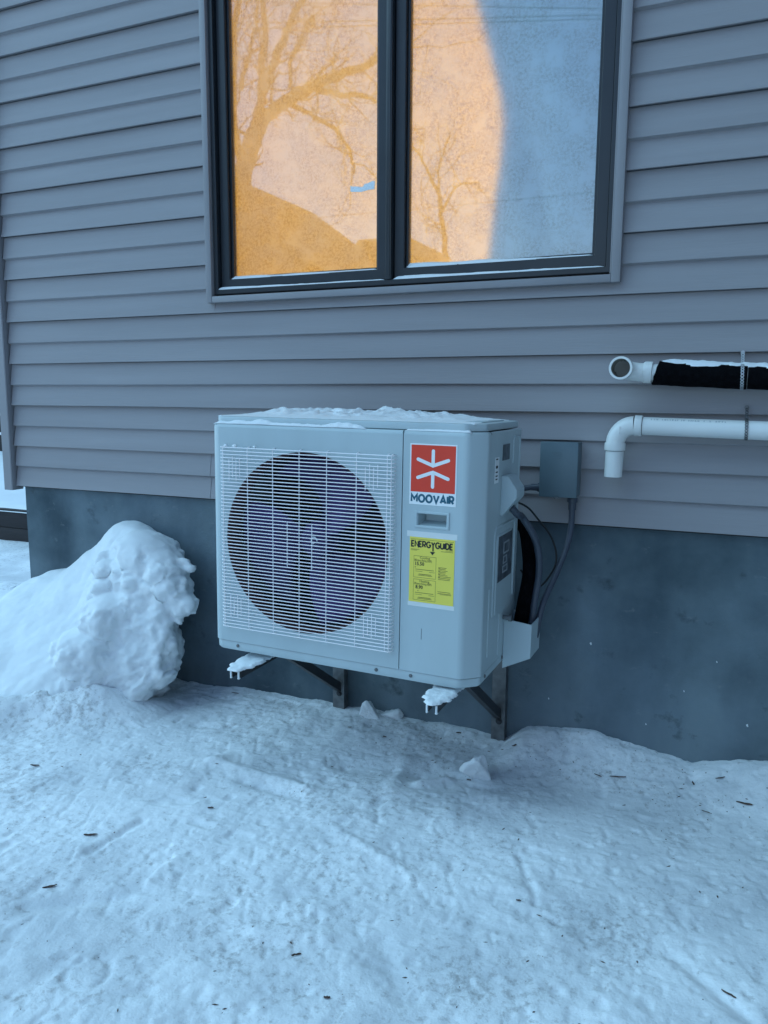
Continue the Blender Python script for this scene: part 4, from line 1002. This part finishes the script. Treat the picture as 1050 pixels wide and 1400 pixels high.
dg = bpy.context.evaluated_depsgraph_get(); me2 = bpy.data.meshes.new_from_object(tmp.evaluated_get(dg)); bpy.data.objects.remove(tmp)
bm = bmesh.new(); bm.from_mesh(me2)
for _ in range(1): bmesh.ops.smooth_vert(bm, verts=bm.verts, factor=.5, use_axis_x=True, use_axis_y=True, use_axis_z=True)
bm.normal_update()
newco = []
for v_ in bm.verts:
    c = v_.co; nrm = v_.normal
    broken = max(0, min(1, (c.x + 2.78) / .25)) * max(0, min(1, (.80 - nrm.z) / .35))       # broken face on the right, smooth drift on the left
    big = mnoise.noise(c * 5.5 + Vector((3, 1, 7))); mid = mnoise.noise(c * 13); sm_ = mnoise.noise(c * 31 + Vector((9, 0, 2)))
    blocky = 1 - abs(mnoise.noise(c * 8 + Vector((1, 5, 2)))) * 2
    d = broken * (.030 * big + .020 * mid + .011 * sm_ + .014 * blocky + .006 * mnoise.noise(c * 62)) + (1 - broken) * (.014 * big + .006 * mid + .0030 * sm_)
    if broken > .02:
        f1 = mnoise.voronoi(c * 13)[0]; f2 = mnoise.voronoi(c * 30 + Vector((4, 2, 1)))[0]
        d += broken * (.026 * (min(f1[1] - f1[0], .5) - .2) + .010 * (min(f2[1] - f2[0], .5) - .2))
    if c.z > -.3 and c.x < -2.3: d *= .5
    q_ = c + nrm * d
    if q_.x > -2.5: q_.x -= max(0, min(1, (-.70 - q_.z) / .17)) * .13 * min(1, (q_.x + 2.5) / .15)      # undercut foot
    newco.append(q_)
for v_, c in zip(bm.verts, newco): v_.co = c if c.y < .0 or c.x < -3.29 else Vector((c.x, min(c.y, .05), c.z))
bm.to_mesh(me2); bm.free(); me2.shade_smooth(); me2.name = 'snow_pile'
me2.materials.clear(); o = link('snow_pile', me2, None, m_snow, (-2.6, -.4, -.89)); tag(o, 'tall broken pile of shovelled snow against the foundation', 'snow pile')

# loose chunks of snow
def chunk(label, px, py, r, seed, sq=(1, 1, 1), dz=.6, mt=m_snow, name='snow_chunk', cat='snow chunk', rough=.5):
    x, y, z = on_ground(px, py); bm = bmesh.new(); rg = random.Random(seed)
    pl_ = [(Vector((rg.gauss(0, 1), rg.gauss(0, 1), rg.gauss(0, 1))).normalized(), rg.uniform(.50, 1.0)) for _ in range(10)]      # broken faces
    bmesh.ops.create_icosphere(bm, subdivisions=5 if r > .03 else 4, radius=1)
    for v_ in bm.verts:
        d_ = v_.co.normalized(); k_ = 26.0; acc = 0.0
        for (n_, h_) in pl_:
            q_ = n_.dot(d_)
            if q_ > .05: acc += (q_ / h_) ** k_
        rad = min(1.15, (acc ** (-1 / k_)) if acc > 0 else 1.15)
        rad *= 1 + .10 * mnoise.noise(d_ * 2.2 + Vector((seed, 0, 0))) + .05 * mnoise.noise(d_ * 9 + Vector((0, seed, 0))) + .012 * mnoise.noise(d_ * 24)
        v_.co = Vector((d_.x * sq[0], d_.y * sq[1], d_.z * sq[2])) * rad * r
    bmesh.ops.recalc_face_normals(bm, faces=bm.faces)
    me = bpy.data.meshes.new(name); bm.to_mesh(me); bm.free(); me.shade_smooth(); me.materials.append(mt)
    o = bpy.data.objects.new(name, me); COL.objects.link(o); o.location = (x, y, z + r * sq[2] * dz); tag(o, label, cat); return o
chunk('angular white snow chunk lying in front of the right bracket', 654, 1062, .060, 6, (.95, .8, 1.0), .45)
chunk('rounded snow lump at the wall between the brackets', 504, 978, .046, 12, (1, .9, 1.0), .15)
chunk('low snow lump beside the reddish stone at the wall', 536, 978, .038, 21, (1.2, .9, .8), .1)
chunk('reddish stone at the foot of the foundation between the brackets', 557, 973, .016, 5, (1.1, .9, .8), .7, m_stone, 'stone', 'stone')
chunk('snow clod at the foot of the snow pile, house corner side', 22, 812, .045, 33, (1.2, 1, .8), .4)
chunk('small snow clod at the bottom right of the snow pile', 238, 925, .018, 41, (1.1, 1, .9), .5)
chunk('snow clod on the bank at the right edge of the picture', 1003, 1032, .026, 52, (1.3, 1, .8), .35)

# ---------------------------------------------------------------- bark chips and twigs on the snow
def chip(label, px, py, L, W, ang, seed, name='bark_chip', cat='bark chip', group='bark bits on the snow', dz=.003):
    x, y, z = on_ground(px, py); n = 7; vs = []; rg = random.Random(seed); L *= .95; W *= .85
    for i in range(n):
        t = i / (n - 1) - .5; w_ = W * (1 - (2 * t) ** 4 * .7) * rg.uniform(.7, 1.15); yo = rg.uniform(-.15, .15) * W
        vs += [(t * L, yo - w_ / 2, .0), (t * L, yo - w_ * .2, W * .35 * rg.uniform(.6, 1.3)), (t * L, yo + w_ * .25, W * .3 * rg.uniform(.5, 1.2)), (t * L, yo + w_ / 2, -.0005)]
    f = [(i * 4 + k, (i + 1) * 4 + k, (i + 1) * 4 + (k + 1) % 4, i * 4 + (k + 1) % 4) for i in range(n - 1) for k in range(4)] + [(0, 1, 2, 3), ((n - 1) * 4 + 3, (n - 1) * 4 + 2, (n - 1) * 4 + 1, (n - 1) * 4)]
    me = MB().add(vs, f).mesh(name); me.materials.append(m_chip); o = bpy.data.objects.new(name, me); COL.objects.link(o)
    o.location = (x, y, z + dz - W * .05); o.rotation_euler = (rg.uniform(-.1, .1), rg.uniform(-.08, .08), R_(ang)); tag(o, label, cat, group); return o
chip('brown bark chip alone on the open snow, lower left', 124, 1142, .044, .010, 30, 1)
chip('brown bark chip near the left edge, below the lone chip', 68, 1213, .040, .009, 40, 2)
chip('curled dark leaf scrap on the snow left of centre', 288, 1105, .020, .008, 35, 3)
chip('dark bark scrap at the left edge below the snow pile', 48, 1047, .040, .009, 10, 4)
chip('flat dark twig scrap on the snow below the left bracket arm', 322, 948, .045, .007, 0, 5)
chip('dark red twig on the snow bank right of the brackets', 845, 1058, .058, .008, 12, 6, 'twig', 'twig')
chip('short dark twig left of the dark red twig', 818, 1052, .030, .007, -20, 7, 'twig', 'twig')
chip('upright curled leaf scrap on the right snow bank', 948, 1072, .030, .009, -70, 8)
chip('thickest dark twig of the cluster at the right edge', 1018, 1095, .052, .012, -10, 9, 'twig', 'twig')
chip('thin twig above the dark twig cluster at the right edge', 985, 1062, .040, .006, 35, 10, 'twig', 'twig')
chip('dark twig just below the cluster at the right edge', 966, 1111, .034, .005, -10, 11, 'twig', 'twig')
chip('dark bark scrap under the right bracket, by the wall', 627, 1002, .022, .009, 30, 12)
chip('dark bark scrap at the foot of the right bracket', 703, 1020, .024, .010, 60, 13)
chip('black bark bit beneath the angular snow chunk', 641, 1067, .018, .008, 0, 14)
chip('dark bark bit at lower centre of the trodden snow', 405, 1306, .026, .007, 45, 15)
chip('dark bark bit right of centre on the trodden snow', 709, 1232, .014, .007, 10, 16)
chip('dark bark scrap near the lower right corner', 996, 1361, .036, .007, -25, 17)
chip('dark crumb at the bottom edge left of centre', 447, 1365, .016, .009, 20, 18)
chip('dark bark bit under the heat pump left of the snow lumps', 478, 995, .018, .007, 20, 19)
chip('dark bark bit beneath the middle of the heat pump', 526, 1008, .016, .009, 0, 20)
# tiny dark crumbs: past counting, one object
mb = MB(); rg = random.Random(77)
for i in range(330):
    if i < 130: px, py = rg.uniform(0, 1050), rg.uniform(960, 1400)
    elif i < 240: px, py = rg.gauss(650, 150), rg.gauss(1025, 35)
    else: px, py = rg.gauss(960, 60), rg.gauss(1085, 22)
    if py < 950: continue
    x, y, z = on_ground(px, py)
    if y > -.01 or x < -2.6 or (x < -2.0 and y > -.5): continue
    s = rg.choice([.0007, .0009, .0012, .0016, .0024]); a = rg.uniform(0, 3.14); l = s * rg.uniform(1.2, 4.5); ca, sa = math.cos(a), math.sin(a)
    mb.add([(x + ca * l, y + sa * l, z), (x - sa * s, y + ca * s, z), (x - ca * l, y - sa * l, z), (x + sa * s, y - ca * s, z), (x, y, z + s * .9), (x, y, z - s)], [(0, 1, 4), (1, 2, 4), (2, 3, 4), (3, 0, 4), (1, 0, 5), (2, 1, 5), (3, 2, 5), (0, 3, 5)])
o = mb.build('dirt_crumbs', m_chip, None, smooth=False, fix=False); tag(o, 'tiny dark dirt crumbs scattered over the trodden snow', 'dirt', kind='stuff')
# snow specks stuck to the concrete
mb = MB()
for (px, py, s) in ((808, 880, .0045), (1022, 992, .0045), (883, 990, .003), (370, 882, .003), (245, 752, .003), (258, 790, .005), (259, 805, .004), (250, 772, .003), (750, 955, .003), (935, 945, .003), (980, 905, .003)):
    d = ray(px, py); t = (.020 - CAM[1]) / d[1]; x, z = t * d[0], CAM[2] + t * d[2]
    bm = bmesh.new(); bmesh.ops.create_icosphere(bm, subdivisions=1, radius=s)
    for v_ in bm.verts: v_.co = Vector((x + v_.co.x * (.8 + 1.2 * mnoise.noise(v_.co * 300)), .020 + v_.co.y * .7, z + v_.co.z * 1.3))
    mb.bm(bm); bm.free()
o = mb.build('snow_specks', m_snow, None); tag(o, 'snow specks stuck to the concrete foundation', 'snow', kind='stuff')

# ---------------------------------------------------------------- beyond the house corner
de = thing('timber_border', 'low dark timber border holding a snow bed beyond the house corner', 'border', (-7.0, 2.0, -.86))
for z0_, z1_ in ((-.90, -.695), (-.692, -.530)):
    mb = MB(); mb.box(-11.5, -3.9, 2.0, 2.07, z0_, z1_, .006); mb.build('plank', m_brown, de)
bx_ = np.linspace(-12, -3.9, 90); by_ = np.linspace(1.985, 9.0, 60); BX, BY = np.meshgrid(bx_, by_)
BZ = -.515 + .02 * fbm(BX * 2, BY * 2, 500, 3) + np.clip(BY - 2.3, 0, 2) * .05; BZ[0, :] = -.55
o = link('snow_bed', grid_mesh('snow_bed', BX, BY, BZ), None, m_snow); tag(o, 'snow covering the raised bed', None, kind='structure')
fe = thing('slat_fence', 'dark horizontal slat fence with snow on its boards behind the bed', 'fence', (-11, 6, -.5))
for i in range(8):
    z_ = -.42 + i * .30
    mb = MB(); mb.box(-22, -7.0, 6.0 + .06 * i, 6.06 + .06 * i, z_, z_ + .26, .006); s = mb.build('slat', m_brown, fe)
    mb = MB(); mb.box(-22, -7.0, 5.985 + .06 * i, 6.075 + .06 * i, z_ + .262, z_ + .296, .012); mb.build('snow_line', m_snow, s)

# ---------------------------------------------------------------- the street behind the camera, seen mirrored in the panes
def tree(name, label, limbs, Y, pxm, seed, twn):
    base = mirrored(*limbs[0][0][0][:2], Y); rg = random.Random(seed)
    root = thing(name, label, 'tree', (base[0], base[1], gz(base[0], base[1])))
    tw = MB(); 
    for li, (pts, dep) in enumerate(limbs):
        path = []; rad = []
        for k, (px, py, w_) in enumerate(pts):
            p = mirrored(px, py, Y + dep * k / max(1, len(pts) - 1)); path.append(p); rad.append(w_ * pxm / 2)
        if li == 0: path = [(path[0][0] + .1, path[0][1], gz(*path[0][:2]) - .1)] + path; rad = [rad[0] * 1.25] + rad
        sp = smooth_path(path, 5); rr = np.interp(np.linspace(0, len(rad) - 1, len(sp)), range(len(rad)), rad)
        MB().tube([Vector(p) + Vector((rg.gauss(0, .012), rg.gauss(0, .02), rg.gauss(0, .012))) for p in sp], list(rr), 8).build('trunk' if li == 0 else 'limb', m_tree, root)
        def sprout(p, d, L, r, lev):
            P = [Vector(p)]; dd = Vector(d).normalized(); n_ = 5
            for i in range(n_):
                dd = (dd + Vector((rg.gauss(0, .22), rg.gauss(0, .22), rg.gauss(.04, .2)))).normalized(); P.append(P[-1] + dd * L / n_)
            tw.tube(P, [r * (1 - .75 * i / n_) for i in range(n_ + 1)], 4, cap=False)
            if lev > 0:
                for i in range(2, n_ + 1):
                    if rg.random() < .72: sprout(P[i], dd + Vector((rg.gauss(0, .8), rg.gauss(0, .6), rg.gauss(.1, .8))), L * rg.uniform(.4, .7), r * .5, lev - 1)
        for i in range(2, len(sp)):
            for _ in range(twn if li else 1):
                if rg.random() < (.7 if rr[i] > .12 else .1): continue
                d0 = Vector(sp[i]) - Vector(sp[i - 1]); sprout(sp[i], d0.normalized() * .7 + Vector((rg.gauss(0, .8), rg.gauss(0, .6), rg.gauss(.1, .8))), rg.uniform(.35, 1.1), max(.012, rr[i] * .28), 2)
    t = tw.build('twigs', m_tree, root, fix=False); t['kind'] = 'stuff'
tree('bare_tree', 'large leafless tree mirrored in the left window pane', [
    ([(312, 430, 34), (322, 330, 30), (328, 270, 28), (338, 215, 27), (352, 168, 24)], .0),
    ([(352, 168, 20), (385, 143, 19), (425, 118, 16), (470, 100, 12), (520, 78, 8), (560, 60, 5)], .6),
    ([(352, 168, 14), (358, 120, 12), (360, 70, 10), (362, 30, 9), (352, -40, 7)], -.3),
    ([(357, 135, 13), (375, 88, 12), (392, 42, 10), (412, 0, 8), (430, -40, 6)], .5),
    ([(332, 240, 12), (318, 150, 12), (321, 60, 10), (326, 0, 9), (330, -40, 7)], -.6),
    ([(425, 120, 9), (452, 128, 8), (490, 132, 7), (530, 142, 5)], .5),
    ([(395, 142, 7), (430, 160, 6), (460, 178, 5), (478, 205, 4), (482, 235, 3)], .8),
    ([(396, 118, 6), (398, 80, 5), (412, 55, 4), (425, 20, 3)], -.5),
    ([(330, 120, 7), (338, 80, 6), (350, 40, 5), (352, 0, 4)], -.9)], -9.0, .0112, 5, 1)
tree('bare_tree', 'slender leafless tree mirrored in the right window pane', [
    ([(612, 430, 8), (609, 350, 8), (605, 310, 7), (602, 270, 6)], 0),
    ([(602, 270, 5), (585, 235, 4), (568, 205, 3), (550, 190, 2)], .4),
    ([(604, 290, 4), (625, 255, 3), (655, 250, 2)], .4),
    ([(602, 272, 4), (600, 230, 3), (612, 190, 2)], -.3)], -15.0, .0168, 8, 1)
def neighbour(name, label, p_hi, p_lo, Y, half, depth):
    a = Vector(mirrored(*p_hi, Y)); b = Vector(mirrored(*p_lo, Y)); m_ = (b.z - a.z) / (b.x - a.x)
    eave = b.x + .5; ex = eave - half; apex_z = b.z + m_ * (ex - b.x); ez_ = b.z + m_ * .5
    root = thing(name, label, 'house', (ex, Y - depth / 2, -.9))
    W2 = half - .35
    wall = MB(); wall.prism([(ex - W2, -1.0), (ex + W2, -1.0), (ex + W2, ez_ - .1 - m_ * .35 * 0), (ex, apex_z - .18), (ex - W2, ez_ - .1)], 'y', Y - depth, Y); wall.build('wall', m_wallb, root, smooth=False)
    for sg in (-1, 1):
        r = MB(); r.prism([(ex, apex_z), (ex + sg * half, ez_), (ex + sg * half, ez_ - .14), (ex, apex_z - .16)], 'y', Y - depth - .35, Y + .35); r.build('roof', m_roof, root, smooth=False)
    for k, wx in enumerate((-.5, .35)):
        f = MB(); ring(f, ex + wx * half - .5, ex + wx * half + .5, .2, 1.4, .08, Y + .001, Y + .06, .004)
        for v_i in range(len(f.v)): f.v[v_i] = (f.v[v_i][0], 2 * Y + .06 - f.v[v_i][1], f.v[v_i][2])
        wf = f.build('window', m_trim, root); p = MB(); p.box(ex + wx * half - .42, ex + wx * half + .42, Y + .005, Y + .02, .28, 1.32); p.build('pane', m_gasket, wf, smooth=False)
neighbour('neighbour_house', 'dark gabled house across the yard, mirrored in the left pane', (322, 272), (452, 372), -14.0, 5.0, 7.0)
sh = mirrored(475, 365, -17.0); sh2 = mirrored(494, 330, -17.0)
gar = thing('garage', 'dark flat roofed garage mirrored low beside the window mullion', 'garage', (sh2[0] + 1.2, -18.5, -.9))
mb = MB(); mb.prism([(sh[0], -1.0), (sh2[0] + 1.35, -1.0), (sh2[0] + 1.35, sh2[2] - .3), (sh[0], sh[2] - .3)], 'y', -20.0, -17.0); mb.build('wall', m_wallb, gar, smooth=False)
mb = MB(); mb.prism([(sh[0] - .1, sh[2] - .29), (sh2[0] + 1.42, sh[2] - .29), (sh2[0] + 1.42, sh2[2]), (sh2[0], sh2[2])], 'y', -20.2, -16.8); mb.build('roof', m_roof, gar, smooth=False)
mb = MB(); mb.box(sh[0] + .3, sh[0] + 1.3, -17.0, -16.96, -.95, 1.1, .01); mb.build('door', m_brown, gar)
def wire_line(label, pa, pb, Y, r=.012, sag=.15):
    a = Vector(mirrored(*pa, Y)); b = Vector(mirrored(*pb, Y)); d = b - a; A = a - d * 3; B = b + d * 3; pts = []
    for i in range(41):
        t = i / 40; s = t * 7 - 3; p = a + d * s; pts.append((p.x, p.y, p.z + sag * ((s - .5) / 3.5) ** 2 * .6))
    o = MB().tube(pts, r, 6).build('overhead_wire', m_black, None, origin=tuple(a)); tag(o, label, 'wire', 'overhead wires mirrored in the panes')
wire_line('topmost overhead wire mirrored in the window panes', (570, 7.6), (823, 12), -15.5)
wire_line('middle overhead wire mirrored in the window panes', (570, 27), (823, 20.5), -15.5)
wire_line('lowest of the three close overhead wires mirrored in the panes', (570, 33.5), (823, 26), -15.5)
wire_line('single faint wire mirrored low in the right pane', (640, 279), (823, 262), -22.0, .010, .05)
p = mirrored(428, 31, -15.5); pt = mirrored(429, 6, -15.5)
hg = thing('hanging_weight', 'small dark weight hanging from the overhead wires, mirrored in the left pane', 'weight', tuple(p))
mb = MB(); mb.lathe([(0, -.12), (.05, -.10), (.065, 0), (.04, .10), (.01, .13), (0, .13)], p, (0, 0, 1), 12); mb.build('body', m_black, hg)
mb = MB(); mb.tube([(p[0], p[1], p[2] + .12), pt], .010, 6); mb.build('cord', m_black, hg)
